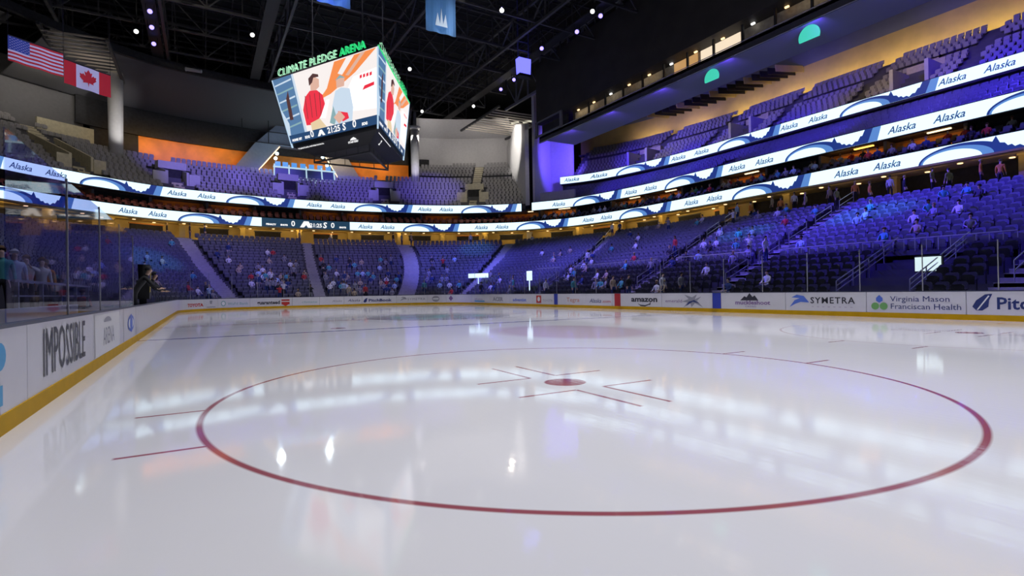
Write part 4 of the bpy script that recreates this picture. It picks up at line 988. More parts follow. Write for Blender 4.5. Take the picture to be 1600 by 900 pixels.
# ------------------------------------------------------------------ press bridge over the far side
def yb(c): return 11.24-c
BR=empty('press_bridge',(10,yb(42),22),'long dark press bridge above the far side decks, with lit windows and violet underside','press bridge')
mb=MB(); mb.box(-30,33.6,yb(46),yb(40),21.9,22.15); mb.build('underside',mat('bridge_under',(0.2,0.19,0.26),0.6),BR)
mb=MB(); mb.box(-30,33.6,yb(40.15),yb(40),21.35,22.2); mb.build('fascia',mat('bridge_fascia',(0.03,0.03,0.045),0.5),BR)
mb=MB(); mb.box(-30,27.2,yb(41.5),yb(41.3),22.15,24.1); mb.build('back_wall',mat('bridge_inside',(0.35,0.31,0.25),0.7,noise=0.2),BR)
mb=MB(); mb.box(-30,33.6,yb(46),yb(39.6),23.85,32.0); mb.build('upper_cladding',mat('bridge_clad',(0.022,0.019,0.018),0.7,noise=0.3,nscale=0.5),BR)
mb=MB(); mb.tube((-30,yb(39.95),22.25),(33.6,yb(39.95),22.25),0.04,6); mb.tube((-30,yb(39.95),21.35),(33.6,yb(39.95),21.35),0.04,6); mb.build('rail',M_metal,BR)
for k in range(19): mb=MB(); x=-28+3*k; mb.box(x-0.08,x+0.08,yb(40.3),yb(40.1),22.15,23.75); mb.build('mullion',M_black,BR)
for k in range(18):
    x=-26+3.05*k
    r=MB(); r.box(x-0.16,x+0.16,yb(40.9),yb(40.75),23.68,23.8)
    tag(r.build('bridge_lamp',M_lampw if k%3==0 else M_warm),'small warm lamp behind the windows of the press bridge','ceiling lamp','press bridge lamps')
for x,p in ((-12,4),(-4,4),(14,5),(20,4),(25,9)): area('bridge_light',(x,yb(40.6),23.7),(x,yb(41.3),23.2),p,(1,0.8,0.5),3.5,0.1)
mb=MB(); mb.box(3.0,7.3,yb(41.28),yb(41.2),22.2,23.8); tag(mb.build('bridge_back_panel',glow('bridge_panel',(1.0,0.82,0.6),0.95)),'glowing cream room panel in the middle of the press bridge windows','wall panel')
mb=MB(); mb.box(7.7,10.6,yb(41.28),yb(41.2),22.2,23.8); tag(mb.build('bridge_back_panel',glow('bridge_panel_warm',(0.75,0.42,0.16),0.7)),'glowing orange room panel left of the cream one in the press bridge','wall panel')
# people in the press bridge are silhouettes; green half discs hung below it
for x,r,tx in ((yb(42)*0+(-27.36+42*0.583),0.85,'large green half disc lamp hanging under the press bridge nearer the right edge'),(-27.36+42*0.805,0.8,'smaller looking green half disc lamp farther left under the press bridge')):
    mb=MB(); pts=ell(0,0,r,r,24,-0.35,PI+0.35); n=len(pts)
    mb.v=[(x+a,yb(41.6),21.05+b) for a,b in pts]+[(x+a,yb(41.7),21.05+b) for a,b in pts]; mb.f=[tuple(range(n)),tuple(n+k for k in reversed(range(n)))]+[(k,n+k,n+(k+1)%n,(k+1)%n) for k in range(n)]; mb.m=[0]*len(mb.f)
    tag(mb.build('green_disc_lamp',M_disc),tx,'lamp')
for k,x in enumerate((-20,-12,-4,4,12,20,28)): spot('bridge_wash',(x,yb(40.3),21.4),(x+3,yb(43.5),21.95),700,(0.16,0.08,1.0),120,0.9,0.05)
mb=MB(); mb.box(27.6,33.3,yb(40.6),yb(40.3),22.3,23.7); tag(mb.build('bridge_end_frame',M_dark),'dark open frame at the far left end of the press bridge','frame')
mb=MB()
for x in (27.6,33.3): mb.box(x-0.25,x+0.25,yb(39.5),yb(39.3),21.9,24.0)
mb.box(27.5,33.4,yb(39.5),yb(39.3),22.0,22.15); mb.box(27.5,33.4,yb(39.5),yb(39.3),23.85,24.0); tag(mb.build('frame_post',M_grey),'pale grey posts and rails at the far left end of the press bridge','frame')

# ------------------------------------------------------------------ roof
mb=MB(); mb.box(-45,75,-60,60,36.4,36.7); struct('ceiling', mb, M_roof)
mb=MB(); mb.box(66,66.4,-60,60,8,36.4); struct('wall_far', mb, M_dark)
mb=MB(); mb.box(-45,75,54,54.4,8,36.4); struct('wall_left', mb, M_dark)
mb=MB(); mb.box(-45,75,-60.4,-60,8,36.4); struct('wall_right_outer', mb, M_dark)
def truss(name,a,b,h,label,group,m=None,nseg=None,w=0.22,cat='roof truss'):
    a=Vector(a); b=Vector(b); up=Vector((0,0,h)); root=empty(name,tuple((a+b)/2),label,cat,group); m=m or M_truss
    mb=MB(); mb.beam(a,b,w,w); mb.build('bottom_chord',m,root)
    mb=MB(); mb.beam(a+up,b+up,w,w); mb.build('top_chord',m,root)
    n=nseg or max(2,int((b-a).length/3.2)); mb=MB()
    for k in range(n):
        p=lerp(a,b,k/n); q=lerp(a,b,(k+1)/n)
        mb.beam(p,p+up,w*0.6,w*0.6)
        if k%2: mb.beam(p+up,q,w*0.55,w*0.55)
        else: mb.beam(p,q+up,w*0.55,w*0.55)
    mb.build('web_bars',m,root)
    return root
for k,x in enumerate((14,21,28,35,42,49,56)): truss('roof_truss',(x,-28.5,30.2+0.15*k),(x,30,30.2+0.15*k),3.4,'dark steel truss spanning across the rink under the black roof','roof trusses across the rink')
for k,y in enumerate((-20,-8.5,3,14.5,24)): truss('roof_truss',(2,y,29.4),(62,y,30.6),2.6,'dark steel truss running along the rink under the black roof','roof trusses along the rink',w=0.28)
truss('edge_truss',(-5,-29.5,28.8),(44,-29.5,29.2),4.6,'deep pale edged truss along the press bridge side of the roof','edge truss',m=mat('truss_pale',(0.16,0.16,0.2),0.5),w=0.34)
# secondary purlins / catwalk slats
mb=MB()
for k in range(30): x=10+1.75*k; mb.box(x,x+0.12,-28,28,35.0,35.2)
for k in range(20): y=-27+2.9*k; mb.box(6,62,y,y+0.1,34.6,34.8)
tag(mb.build('roof_purlins',mat('purlin',(0.035,0.035,0.04),0.6)),'thin purlins crossing beneath the black roof deck','roof bars',None)
for k,(y,l) in enumerate(((-24.6,'dark catwalk on the right of the roof'),(15.5,'dark catwalk on the left of the roof'),(4.8,'dark catwalk over the middle of the roof'))):
    r=empty('catwalk',(35,y,30),l,'catwalk'); mb=MB(); mb.box(8,58,y-0.6,y+0.6,30.3,30.4); mb.build('deck',M_black,r)
    mb=MB()
    for s in (-0.6,0.6):
        mb.beam((8,y+s,31.4),(58,y+s,31.4),0.06,0.06)
        for j in range(21): mb.beam((8+2.5*j,y+s,30.4),(8+2.5*j,y+s,31.4),0.05,0.05)
    mb.build('guard_rail',M_truss,r)
# lamps on the catwalks: white floodlights and violet moving heads, each at its own place
def lamp(x,y,z,kind,label,r=0.32):
    root=empty('floodlight' if kind=='w' else 'moving_head_lamp',(x,y,z),label,'stage light')
    c=Vector((x,y,z)); d=(Vector((-5,2,0))-c).normalized() if kind=='w' else (Vector((-20,10,3))-c).normalized()
    mb=MB(); mb.tube(c-d*0.55,c,r*0.8,14,0,r); mb.build('housing',M_black,root)
    mb=MB(); mb.tube(c,c+d*0.03,r*0.85,14); mb.build('lens',M_lampw if kind=='w' else M_lampv,root)
    mb=MB(); mb.beam(c+Vector((0.0,r+0.1,0)),c+Vector((0,r+0.1,0.9)),0.06,0.06); mb.beam(c+Vector((0,-r-0.1,0)),c+Vector((0,-r-0.1,0.9)),0.06,0.06); mb.beam(c+Vector((0,-r-0.1,0.9)),c+Vector((0,r+0.1,0.9)),0.06,0.06); mb.beam(c+Vector((0,0,0.9)),Vector((x,y,36.4)),0.06,0.06); mb.build('yoke',M_black,root)
for x,y,k,l in ((36.1,15.4,'v','violet lamp, highest of the three in a column left of the scoreboard'),(39.8,15.5,'v','violet lamp, middle of the three in a column left of the scoreboard'),(44.1,15.6,'v','violet lamp, lowest of the three in a column left of the scoreboard'),
   (41.6,17.0,'w','small white floodlight left of the column of violet lamps'),(36.7,6.2,'w','bright white floodlight between the violet lamps and the scoreboard'),
   (19.4,-24.6,'v','large violet lamp in the right half of the roof, lower left of its pair'),(15.5,-24.7,'v','large violet lamp in the right half of the roof, upper right of its pair'),
   (24.6,-23.4,'v','faint violet lamp right of the glowing blue speaker'),(45.8,-24.9,'w','bright wide white floodlight right of the scoreboard, lowest of its row'),(37.9,-25.3,'v','small violet lamp below left of the glowing speaker'),(34.1,-25.2,'v','small violet lamp directly under the glowing speaker'),
   (37.3,-11.8,'w','bright white floodlight just right of the scoreboard top'),(51.6,-18.8,'w','long white floodlight at the right shoulder of the scoreboard'),(19.4,-15.2,'w','pale floodlight near the top frame edge right of the banner'),(15.2,-23.4,'w','small white floodlight above the violet pair on the right')): lamp(x,y,29.6,k,l,0.26 if k=='w' else 0.26)
# slanting roof struts
for a,b,l in (((15.8,-29.9,31.0),(15.6,-32.4,28.5),'thick pale grey tube slanting down from the roof at the upper right'),((23.8,-29.5,29.6),(24.5,-31.2,25.7),'long grey strut slanting down left of the press bridge'),((50.2,12.6,29.6),(49.6,11.0,29.4),'short white tube lamp in the left of the roof')):
    mb=MB(); mb.tube(a,b,0.42 if 'thick' in l else 0.22,16); mb.tube(Vector(a)*1.0,Vector(a)+(Vector(a)-Vector(b)).normalized()*0.1,0.5 if 'thick' in l else 0.26,16); tag(mb.build('roof_strut',mat('strut',(0.4,0.4,0.45),0.5)),l,'strut')
# slatted racks in the two roof corners
for y0,y1,nm in ((19.3,25,'left'),(-34.5,-27,'right')):
    r=empty('slat_rack',(45,(y0+y1)/2,28),'rack of pale slanted slats in the %s corner of the roof'%('far left' if nm=='left' else 'far right'),'slat rack')
    mb=MB()
    for k in range(11): x=40.5+1.05*k; mb.beam((x,y0,27.8),(x+2.2,y1,28.4),0.1,0.16)
    mb.build('slats',mat('slat_tan',(0.42,0.38,0.33),0.6),r)
    mb=MB(); mb.beam((40,y0,27.5),(53,y0,27.6),0.3,0.3); mb.beam((41.5,y1,28.6),(55,y1,28.6),0.3,0.3); mb.build('rack_frame',M_truss,r)
    point((46,(y0+y1)/2,26.0),160,(1,0.9,0.75),0.3)
# lit line-array speaker
r=empty('line_array_speaker',(25,-21,26),'glowing blue lit speaker stack hanging in the middle right of the roof','speaker')
mb=MB(); mb.hexa([(24.6,-21.8,26.2),(25.4,-21.8,26.2),(25.4,-20.4,26.2),(24.6,-20.4,26.2)],[(24.6,-21.9,28.0),(25.4,-21.9,28.0),(25.4,-20.3,28.0),(24.6,-20.3,28.0)]); mb.build('cabinet',M_speakerglow,r)  # blue light falling on the cabinet is put in as its own glow
mb=MB(); mb.hexa([(24.55,-21.85,25.9),(25.45,-21.85,25.9),(25.45,-20.35,25.9),(24.55,-20.35,25.9)],[(24.55,-21.85,26.2),(25.45,-21.85,26.2),(25.45,-20.35,26.2),(24.55,-20.35,26.2)]); mb.build('base_tray',M_black,r)
mb=MB()
for y in (-21.8,-20.4): mb.beam((25,y,27.9),(25,y,36.4),0.08,0.08)
mb.beam((25,-21.8,30),(25,-20.4,30),0.08,0.08); mb.beam((25,-21.8,29),(25,-20.4,29),0.08,0.08); mb.build('hanging_frame',mat('frame_blue',(0.05,0.05,0.25),0.5),r)
# banners and flags
def banner(x,ya,yb_,z0,z1,label,logo):
    r=empty('hanging_banner',(x,(ya+yb_)/2,z0),label,'banner')
    mb=MB(); n=12
    for k in range(n):
        a=ya+(yb_-ya)*k/n; b=ya+(yb_-ya)*(k+1)/n; wa=0.06*math.sin(k*1.3); wb=0.06*math.sin((k+1)*1.3)
        mb.face([(x+wa,a,z0),(x+wb,b,z0),(x+wb,b,z1),(x+wa,a,z1)])
    mb.build('cloth',mat('banner_blue',(0.12,0.3,0.6),0.8,emit=None),r)
    mb=MB(); c=(ya+yb_)/2
    for pts in logo: poly_on(mb,[(px,py) for px,py in pts],lambda a,b:(x-0.09,c-a,z0+b))
    mb.build('emblem',mat('banner_pale',(0.8,0.88,0.95),0.8),r)
    mb=MB(); mb.tube((x,ya+0.1,z1),(x,yb_-0.1,z1),0.05,8); mb.tube((x,ya-0.2,z1),(x,ya-0.2,31),0.03,5); mb.tube((x,yb_+0.2,z1),(x,yb_+0.2,31),0.03,5); mb.build('hanging_pole',M_black,r)
    spot('banner_light',(x-6,c,z0-3),(x,c,z0+1.2),900,(0.7,0.85,1),26,0.7,0.1)
lg=[ell(0,1.2,0.62,0.62,20)[:11],[(-0.5,0.5),(-0.3,1.5),(-0.1,0.7),(0,1.9),(0.15,0.7),(0.35,1.5),(0.5,0.5)]]
banner(10.2,-3.45,-5.9,20.95,25.0,'blue hanging banner with a pale sail emblem, right of the scoreboard',lg[1:])
banner(10.0,4.35,2.15,21.0,25.0,'blue hanging banner cut by the top frame edge above the scoreboard',lg[1:])
def flagmesh(name,a,b,z0,z1,draw,label,cells):
    a=Vector((*a,0)); b=Vector((*b,0)); n=(b-a).normalized(); nn=Vector((n.y,-n.x,0)); 
    if nn.x>0: nn=-nn
    L=(b-a).length
    def fn(dd=0.0): return lambda x,y: tuple(a+n*(x*L)+nn*(0.05*math.sin(x*14)*(1-y*0.4)+dd)+Vector((0,0,z0+(z1-z0)*y)))
    r=empty(name,tuple((a+b)/2+Vector((0,0,z0))),label,'flag'); draw(r,fn)
    mb=MB(); mb.tube(a+Vector((0,0,z1+0.04)),b+Vector((0,0,z1+0.04)),0.04,8); mb.build('flag_pole',M_black,r)
    for p in (a,b):
        mb=MB(); mb.tube(p+Vector((0,0,z1)),p+Vector((0,0,30.5)),0.015,4); mb.build('hanging_wire',M_black,r)
F_r=mat('flag_red',(0.8,0.03,0.03),0.75); F_w=mat('flag_white',(0.9,0.9,0.92),0.75); F_b=mat('flag_blue',(0.05,0.1,0.4),0.75)
def us(r,fn):
    mb=MB(); NX=26; f=fn()
    for i in range(NX):
        for j in range(13):
            x0,x1=i/NX,(i+1)/NX; y0,y1=j/13,(j+1)/13; canton=x1<=0.4+1e-6 and j>=6
            mb.face([f(x0,y0),f(x1,y0),f(x1,y1),f(x0,y1)],2 if canton else (0 if j%2==0 else 1))
    mb.build('cloth',[F_r,F_w,F_b],r); mb=MB(); g=fn(0.02)
    for j in range(9):
        for i in range(6 if j%2==0 else 5):
            cx=(0.4/12)*(1+2*i+(0 if j%2==0 else 1)); cy=6/13+(7/13)*(j+1)/10
            pts=[(cx+0.011*(1 if k%2==0 else 0.45)*math.sin(PI*k/5),cy+0.022*(1 if k%2==0 else 0.45)*math.cos(PI*k/5)) for k in range(10)]; poly_on(mb,pts,g)
    mb.build('stars',F_w,r)
LEAF=[(0,-0.42),(0.03,-0.2),(0.27,-0.24),(0.23,-0.16),(0.43,0.02),(0.38,0.05),(0.42,0.2),(0.29,0.17),(0.26,0.23),(0.14,0.11),(0.19,0.36),(0.10,0.31),(0,0.48)]
LEAF=LEAF+[(-x,y) for x,y in LEAF[-2:0:-1]]
def ca(r,fn):
    mb=MB(); f=fn(); NX=24
    for i in range(NX):
        x0,x1=i/NX,(i+1)/NX; mb.face([f(x0,0),f(x1,0),f(x1,1),f(x0,1)],0 if (x1<=0.2501 or x0>=0.7499) else 1)
    mb.build('cloth',[F_r,F_w],r); mb=MB(); g=fn(0.03)
    for i,p in enumerate(LEAF):
        q=LEAF[(i+1)%len(LEAF)]; place_flat(mb,[(0.5,0.5),(0.5+p[0]*0.42,0.5+p[1]*0.85),(0.5+q[0]*0.42,0.5+q[1]*0.85)],[(0,1,2)],g)
    mb.build('leaf_emblem',F_r,r)
flagmesh('hanging_flag',(17.63,21.68),(19.41,19.28),16.42,18.0,us,'flag of stars and stripes hanging at the upper left',None)
flagmesh('hanging_flag',(20.40,19.40),(22.44,17.04),16.35,18.0,ca,'red and white maple leaf flag hanging right of the striped flag',None)
spot('flag_light',(8,10,20),(20,19.5,17.2),1500,(1,0.97,0.95),34,0.6,0.1)

# ------------------------------------------------------------------ stair mouth with a lit screen in the near right floor seats
r=empty('stand_entrance',(-14.5,-18,0.5),'stair entrance with slanting steel rails in the floor seats right of the nearest stairs','stair entrance')
mb=MB()
for x in (-12.9,-16.0):
    for h in (0.95,0.72,0.49): mb.tube((x,-15.2,0.6+h),(x,-21.2,2.9+h),0.028,6)
    for k in range(5): f=k/4; mb.tube((x,-15.2-6*f,0.5+2.3*f),(x,-15.2-6*f,1.55+2.3*f),0.028,6)
mb.build('handrail',M_metal,r)
mb=MB()
for k in range(12): mb.box(-15.9,-13.0,-15.4-0.5*k-0.5,-15.4-0.5*k,0.3,0.62+0.2*k)
mb.build('steps',M_concd,r)
mb=MB(); mb.box(-16.1,-15.1,-17.9,-17.8,1.95,2.6); mb.build('lit_screen',glow('mouth_screen',(0.8,0.98,0.95),1.0),r)
mb=MB(); mb.box(-16.17,-15.03,-18.0,-17.9,1.88,2.67); mb.build('screen_frame',M_black,r)
# lit signs elsewhere in the stand
for (u,t,z,w,h,l) in ((61.2,0.16,2.9,2.6,0.5,'white lit rectangle sign low in the far right corner stand'),(43.5,0.06,2.3,0.8,0.9,'small white lit box by the rink glass beyond the far blue line')):
    p=low(u,t); n=nrm(u); q=Vector((n[1],-n[0],0)).normalized(); mb=MB(); a=Vector((*p,z)); nn=Vector((n[0],n[1],0))
    mb.hexa([a-q*w/2-nn*.05,a+q*w/2-nn*.05,a+q*w/2+nn*.05,a-q*w/2+nn*.05],[a-q*w/2-nn*.05+Vector((0,0,h)),a+q*w/2-nn*.05+Vector((0,0,h)),a+q*w/2+nn*.05+Vector((0,0,h)),a-q*w/2+nn*.05+Vector((0,0,h))]); mb.tube(a-Vector((0,0,1.2)),a,0.05,6)
    tag(mb.build('lit_sign',M_led),l,'sign')
# bench side: low wall and bench furniture behind the boards at the left
mb=MB(); mb.box(-18,-8.0,14.3,14.42,0.0,1.15); tag(mb.build('bench_back_wall',M_white),'low white wall behind the player bench, seen through the near glass','low wall')
mb=MB(); mb.box(-7.6,12,14.3,14.4,0.0,1.0); mb.box(-7.6,12,14.2,14.5,1.0,1.05); tag(mb.build('bench_back_wall',M_concd),'low dark wall behind the player benches past the near glass','low wall')
for x0 in (-7.2,2.4):
    r=empty('player_bench',(x0+4,13.7,0),'long player bench behind the boards, %s'%('nearer the camera' if x0<0 else 'beyond the centre line'),'bench')
    mb=MB(); mb.box(x0,x0+8.6,13.5,13.9,0.48,0.55); mb.build('bench_seat',mat('bench_blue',(0.05,0.08,0.25),0.6),r)
    for k in range(5): mb=MB(); mb.box(x0+0.1+2.05*k,x0+0.2+2.05*k,13.55,13.85,0,0.48); mb.build('leg',M_metal,r)
# ------------------------------------------------------------------ people
def skin_person(pose):
    V=[];E=[];R=[]
    def v(p,r,parent=None):
        V.append(p); R.append(r); 
        if parent is not None: E.append((parent,len(V)-1))
        return len(V)-1
    sit=pose=='sit'
    zh=0.48 if sit else 0.95
    if pose=='lean': lean=0.35
    elif sit: lean=-0.06
    else: lean=0.0
    pel=v((0,0,zh),0.15); ab=v((0,lean*0.3,zh+0.2),0.135,pel); ch=v((0,lean*0.7,zh+0.40),0.165,ab); nb=v((0,lean,zh+0.54),0.075,ch); nk=v((0,lean*1.05+0.01,zh+0.61),0.055,nb)
    hd=v((0,lean*1.1+0.03,zh+0.70),0.085,nk); hd2=v((0,lean*1.1+0.035,zh+0.79),0.088,hd); 
    nose=v((0,lean*1.1+0.125,zh+0.73),0.014,hd)
    for s in (-1,1):
        hip=v((s*0.1,0.0,zh-0.03),0.095,pel)
        if sit: kn=v((s*0.13,0.44,zh+0.02),0.068,hip); an=v((s*0.13,0.42,0.09),0.045,kn); toe=v((s*0.14,0.58,0.045),0.04,an)
        else: kn=v((s*0.11,0.03,0.5),0.066,hip); an=v((s*0.12,0.0,0.09),0.045,kn); toe=v((s*0.13,0.15,0.045),0.04,an)
        sh=v((s*0.185,lean*0.9,zh+0.49),0.07,ch)
        if sit: el=v((s*0.26,0.05,zh+0.24),0.045,sh); wr=v((s*0.15,0.27,zh+0.14),0.033,el); fd=Vector((-s*0.3,0.95,-0.05)).normalized()
        elif pose=='lean': el=v((s*0.38,lean+0.12,zh+0.25),0.05,sh); wr=v((s*0.28,lean+0.34,zh+0.14),0.035,el); fd=Vector((-s*0.3,0.9,0)).normalized()
        elif pose=='armsup': el=v((s*0.3,0.15,zh+0.38),0.045,sh); wr=v((s*0.12,0.32,zh+0.5),0.033,el); fd=Vector((-s*0.4,0.5,0.7)).normalized()
        else: el=v((s*0.24,-0.02,zh+0.22),0.045,sh); wr=v((s*0.25,0.07,zh-0.02),0.033,el); fd=Vector((0,0.25,-0.97)).normalized()
        w=Vector(V[wr]); side=Vector((0,0,1)).cross(fd); side=side.normalized() if side.length>0.3 else Vector((0,1,0)); palm=v(tuple(w+fd*0.075),0.03,wr)
        for k in range(4):
            o=side*(k-1.5)*0.021; l=(0.062,0.074,0.07,0.055)[k]; f1=v(tuple(w+fd*0.095+o),0.0095,palm); f2=v(tuple(w+fd*(0.095+l*0.6)+o),0.009,f1); v(tuple(w+fd*(0.095+l*0.9)+o+Vector((0,0,-0.022))),0.008,f2)
        th=v(tuple(w+fd*0.04-side*0.038*1),0.011,palm); v(tuple(w+fd*0.075-side*0.062),0.009,th)
    me=bpy.data.meshes.new('body'); me.from_pydata(V,E,[]); o=bpy.data.objects.new('body',me); COL.objects.link(o)
    md=o.modifiers.new('s','SKIN'); sv=me.skin_vertices[0].data
    for i,r in enumerate(R): sv[i].radius=(r,r*(0.72 if i in (ab,ch,pel) else 1.0)) 
    sv[0].use_root=True; md.branch_smoothing=0.4; md.use_smooth_shade=True
    sb=o.modifiers.new('d','SUBSURF'); sb.levels=1; sb.render_levels=1
    dg=bpy.context.evaluated_depsgraph_get(); dg.update(); m2=bpy.data.meshes.new_from_object(o.evaluated_get(dg)); bpy.data.objects.remove(o)
    m2.materials.clear()
    for n in ('skin','shirt','trousers','shoes'): m2.materials.append(mat('person_'+n,(0.5,0.3,0.22),0.6))
    hands=[Vector(V[i]) for i in range(len(V)) if R[i]==0.033 or R[i]==0.035]
    for p in m2.polygons:
        c=p.center; mi=1
        if c.z>zh+0.585: mi=0
        elif min((c-h).length for h in hands)<0.17 and (abs(c.x)>0.1): 
            h=min(hands,key=lambda q:(c-q).length); 
            mi=0 if (c-h).length<0.035 or (c.y>h.y+0.02 or (pose=='stand' and c.z<h.z)) else 1
        elif c.z<0.075: mi=3
        elif (sit and ((c.z<zh+0.1 and abs(c.x)<0.24 and c.y<0.6 and (c.y>0.12 or c.z<zh+0.06)))) or (not sit and c.z<zh+0.03 and abs(c.x)<0.21): mi=2
        p.material_index=mi; p.use_smooth=True
    # hair: a cap shell over the crown
    hc=Vector((0,lean*1.1+0.022,zh+0.775)); hb=bmesh.new(); bmesh.ops.create_uvsphere(hb,u_segments=14,v_segments=8,radius=0.108)
    for q in list(hb.verts):
        if q.co.z<(0.04 if q.co.y>0.025 else -0.07): hb.verts.remove(q)
    for q in hb.verts: q.co=Vector((q.co.x*0.93,q.co.y*1.03-0.006,q.co.z*1.05))+hc
    h=bpy.data.meshes.new('hair'); hb.to_mesh(h); hb.free()
    for p in h.polygons: p.use_smooth=True
    h.materials.append(mat('hair_dark',(0.03,0.02,0.015),0.7))
    return m2,h
BODY={k:skin_person(k) for k in ('sit','stand','lean','armsup')}
CL={'white':(0.8,0.8,0.82),'grey':(0.3,0.3,0.33),'black':(0.02,0.02,0.025),'teal':(0.1,0.42,0.45),'navy':(0.03,0.06,0.2),'red':(0.6,0.05,0.05),'tan':(0.5,0.4,0.28),'pale blue':(0.45,0.6,0.8),'orange':(0.8,0.3,0.05),'olive':(0.3,0.3,0.1)}
SK=[(0.75,0.5,0.38),(0.55,0.35,0.24),(0.3,0.17,0.1),(0.8,0.58,0.47)]
HR={'dark':(0.03,0.02,0.015),'brown':(0.14,0.07,0.03),'fair':(0.5,0.36,0.18)}
def person(pose,loc,rz,shirt,label,group=None,trous='navy',hair='dark',sk=None,scale=1.0,cap=None):
    b,h=BODY[pose]; root=bpy.data.objects.new('person',b); COL.objects.link(root); root.location=loc; root.rotation_euler=(0,0,rz); root.scale=(scale,)*3
    sk=random.randrange(4) if sk is None else sk
    for i,m in enumerate((mat('skin_%d'%sk,SK[sk],0.55),mat('cloth_'+shirt,CL[shirt],0.8),mat('cloth_'+trous,CL[trous],0.8),mat('cloth_black',CL['black'],0.7))):
        root.material_slots[i].link='OBJECT'; root.material_slots[i].material=m
    ho=bpy.data.objects.new('hair' if not cap else 'cap',h); COL.objects.link(ho); ho.parent=root; ho.material_slots[0].link='OBJECT'; ho.material_slots[0].material=mat('hair_'+hair,HR[hair],0.7) if not cap else mat('cloth_'+cap,CL[cap],0.7)
    return tag(root,label,'person',group)
ORD=['first','second','third','fourth','fifth','sixth','seventh','eighth','ninth','tenth','eleventh','twelfth','thirteenth','fourteenth','fifteenth','sixteenth','seventeenth','eighteenth','nineteenth','twentieth']
ZONES=[(10,21.5,'right of the long nearest stairs'),(21.5,32,'between the two long stairs on the far side'),(32,50,'in the broad far side section left of both long stairs'),(50,66,'in the far right corner stand'),(66,82,'right of the middle end stairs'),(82,95,'between the scoreboard and the middle end stairs'),(95,108.5,'in the end section left of the narrow pale stairs'),(108.5,127,'in the left corner stand behind the near glass')]
WZ=[16,30,26,14,26,34,40,14]
used=set(); rnd=random.Random(11)
cols=['white','grey','black','teal','navy','red','tan','pale blue','white','grey','teal']
bi={}
for s in SEATS: bi.setdefault(s[0],[]).append(s)
tot=0
for (za,zb,zt),n in zip(ZONES,WZ):
    for _ in range(n):
        for tries in range(40):
            i=min(19,int(abs(rnd.gauss(0,7.5)))) if za>60 else min(19,int(rnd.random()**1.2*20)) 
            if za==10 and i<6 and rnd.random()<0.5: continue
            c=[s for s in bi[i] if za<s[1]<zb]
            if not c: continue
            s=rnd.choice(c); px,py,zz=frame_uv(s[2],s[3],s[4]+1)
            if not (0<px<1600): continue
            key=(s[0],round(s[1]*1.2))
            if key in used: continue
            used.add(key); break
        else: continue
        col=rnd.choice(cols); hair=rnd.choice(['dark','dark','brown','fair'])
        i,u,x,y,z,nx,ny=s; frac=(u-za)/(zb-za); side='towards its right end' if frac<0.33 else ('near its middle' if frac<0.67 else 'towards its left end')
        if rnd.random()<0.86: pose='sit'; off_=0.14; txt='seated'
        else: pose='armsup' if rnd.random()<0.4 else 'stand'; off_=0.32; txt='standing'
        lab='%s haired person in a %s top %s %s, %s row up, %s'%(hair,col,txt,zt,ORD[i],side)
        lab=' '.join(lab.split()[:16])
        if len(lab.split())>=16: lab='%s haired person, %s top, %s in the %s row %s'%(hair,col,txt,ORD[i],zt)
        lab=' '.join(lab.split()[:16])
        g=None
        if lab in LABELS: g='spectators '+zt
        person(pose,(x-nx*off_,y-ny*off_,z),math.atan2(-ny,-nx)-PI/2+rnd.uniform(-.4,.4),col,lab,'spectators in the stands',rnd.choice(['navy','black','grey']),hair); tot+=1
# people at the top of the end stairs and along the concourse
cc=0
for u,d,colr,l in ((108.2,-0.4,'black','person in black standing at the top of the left end stairs, left of the pair'),(106.6,-0.3,'navy','person in navy standing at the top of the left end stairs, right of the pair'),(110.2,0.6,'black','person in black standing against the tan pillar by the left end stairs'),
   (83.4,0.0,'black','person in black at the head of the middle end stairs, on the left'),(82.2,0.3,'grey','person in grey at the head of the middle end stairs, in the centre'),(80.9,0.0,'tan','person in tan at the head of the middle end stairs, on the right'),
   (95.6,0.2,'tan','person in tan standing where the narrow pale stairs meet the concourse'),(91.5,1.0,'white','person in white on the concourse just below the scoreboard ribbon section')):
    person('stand',(*off(u,d),7.95),PI+0.2,colr,l)
for k,(u,t,c) in enumerate(((50.0,0.96,'white'),(31.5,0.9,'pale blue'),(27.3,0.02,'black'),(24,0.02,'white'),(22.6,0.03,'grey'),(29,0.02,'tan'),(34,0.02,'teal'),(39,0.03,'white'),(57,0.02,'black'),(20.4,0.3,'white'))):
    person('stand',(*low(u,t),lowz(int(t*NR)/NR)),PI/2,c,'person in %s standing %s'%(c,['top of the third stairs from the right','top of the second stairs from the right','by the glass left of the nearest stairs','by the glass at the foot of the nearest stairs','just right of the foot of the nearest stairs','by the glass behind the smile lettering','by the glass left of the smile lettering','by the glass behind the red centre strip','by the glass near the far blue strip','beside the rail of the nearest stairs, halfway'][k]))
for k in range(16):
    u=11.5+k*1.25+rnd.uniform(-.3,.3); c=rnd.choice(['tan','orange','white','black','olive','black']); t=0.93 if k%2 else 0.975
    person('stand',(*low(u,t),lowz(int(t*NR)/NR)),rnd.uniform(0,6),c,'%s haired guest in %s standing on the dark walkway above the nearest blue seats'%(['dark','brown','fair'][k%3],c),'guests on the walkway above the near blue seats','black',['dark','brown','fair'][k%3])
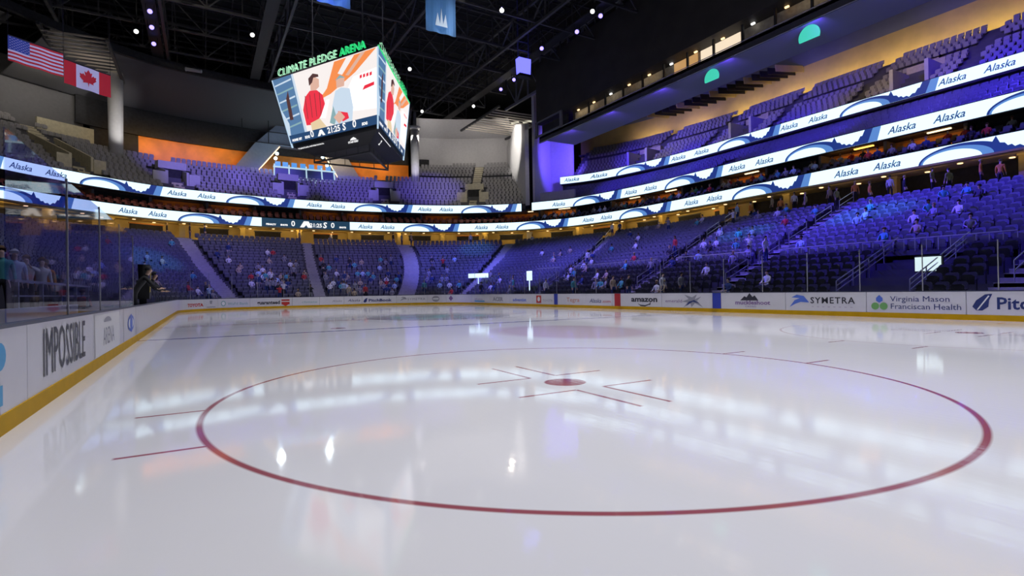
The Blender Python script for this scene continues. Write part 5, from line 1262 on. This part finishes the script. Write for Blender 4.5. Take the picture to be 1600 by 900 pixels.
# suite guests on the far side
for k in range(58):
    u=13+k*0.86+rnd.uniform(-.2,.2); row=rnd.random()<0.5; col=rnd.choice(cols)
    zn='near the right edge' if u<24 else ('above the smile lettering' if u<36 else ('above the centre line' if u<48 else 'above the far blue strip'))
    d,z=(0.95,10.95) if row else (2.15,11.35); n=nrm(u)
    lab='suite guest in a %s top, %s row between the lower ribbons, %s'%(col,'front' if row else 'back',zn)
    person('sit',(*off(u,d-0.08),z),math.atan2(-n[1],-n[0])-PI/2,col,' '.join(lab.split()[:16]),'suite guests on the far side','black',rnd.choice(['dark','brown','fair']))
# people behind the near bench glass at the left edge
for (x,y,z,rz,c,l,cap,pose) in ((-9.3,15.6,0.85,1.9,'teal','person in a pale green top behind the near glass at the left frame edge',None,'stand'),
   (-8.2,15.6,0.85,2.0,'pale blue','person in a white cap and pale top behind the near glass at the left','white','stand'),
   (-6.6,15.7,0.8,1.7,'white','person in a white top with raised hands behind the near glass',None,'armsup'),
   (-5.4,15.6,0.8,2.1,'white','person in a pale shirt behind the near glass beside the orange top',None,'stand'),
   (-4.4,15.7,0.8,1.8,'orange','person in an orange top behind the near glass',None,'stand'),
   (-3.2,15.9,0.7,1.8,'black','person in black behind the near glass right of the orange top','black','lean'),
   (1.4,15.6,0.35,-2.0,'red','person in a red top sitting low behind the bench glass',None,'sit')):
    person(pose,(x,y,z),rz,c,l,None,'black','brown',None,1.0,cap)
# the dark figure leaning over the boards with a camera, at the end of the near glass
P=person('lean',(-4.6,13.3,0.45),PI+0.15,'black','person in black leaning on the boards at the end of the near glass',None,'black','dark',0,1.08,'black')
P2=person('lean',(-1.0,13.35,0.35),PI-0.2,'black','person in a black coat leaning on the boards right of the black video camera',None,'black','dark',1,1.1,'black')
r=empty('video_camera',(-2.9,13.05,1.5),'black video camera pointing up on the boards at the end of the near glass','camera')
mb=MB(); mb.box(-3.2,-2.6,12.95,13.35,1.25,1.95); mb.build('body',M_black,r)
mb=MB(); mb.tube((-2.9,13.15,1.95),(-2.9,13.13,2.55),0.16,14,0,0.2); mb.build('lens',M_black,r)
mb=MB(); mb.box(-3.0,-2.8,13.05,13.25,1.08,1.25); mb.build('mount',M_black,r)
mb=MB(); mb.tube((-3.22,12.93,1.5),(-3.15,12.9,2.4),0.02,6); mb.build('cable',M_gold,r)
mb=MB(); mb.box(-19,12,14.45,18.5,0.0,0.36); struct('floor_bench_walk', mb, M_concd)
mb=MB(); mb.box(-12,-1.5,15.2,18.5,0.36,0.8); struct('floor_bench_step', mb, M_concd)
mb=MB()
for k in range(5): mb.box(-11+2.2*k,-10.92+2.2*k,14.9,14.98,0.36,1.75)
mb.beam((-11.2,14.94,1.75),(-1.8,14.94,1.75),0.06,0.06); mb.beam((-11.2,14.94,1.4),(-1.8,14.94,1.4),0.04,0.04)
tag(mb.build('guard_rail',M_metal),'pale guard rail in front of the people behind the near glass','railing')
print('spectators',tot,'objects',len(COL.objects))
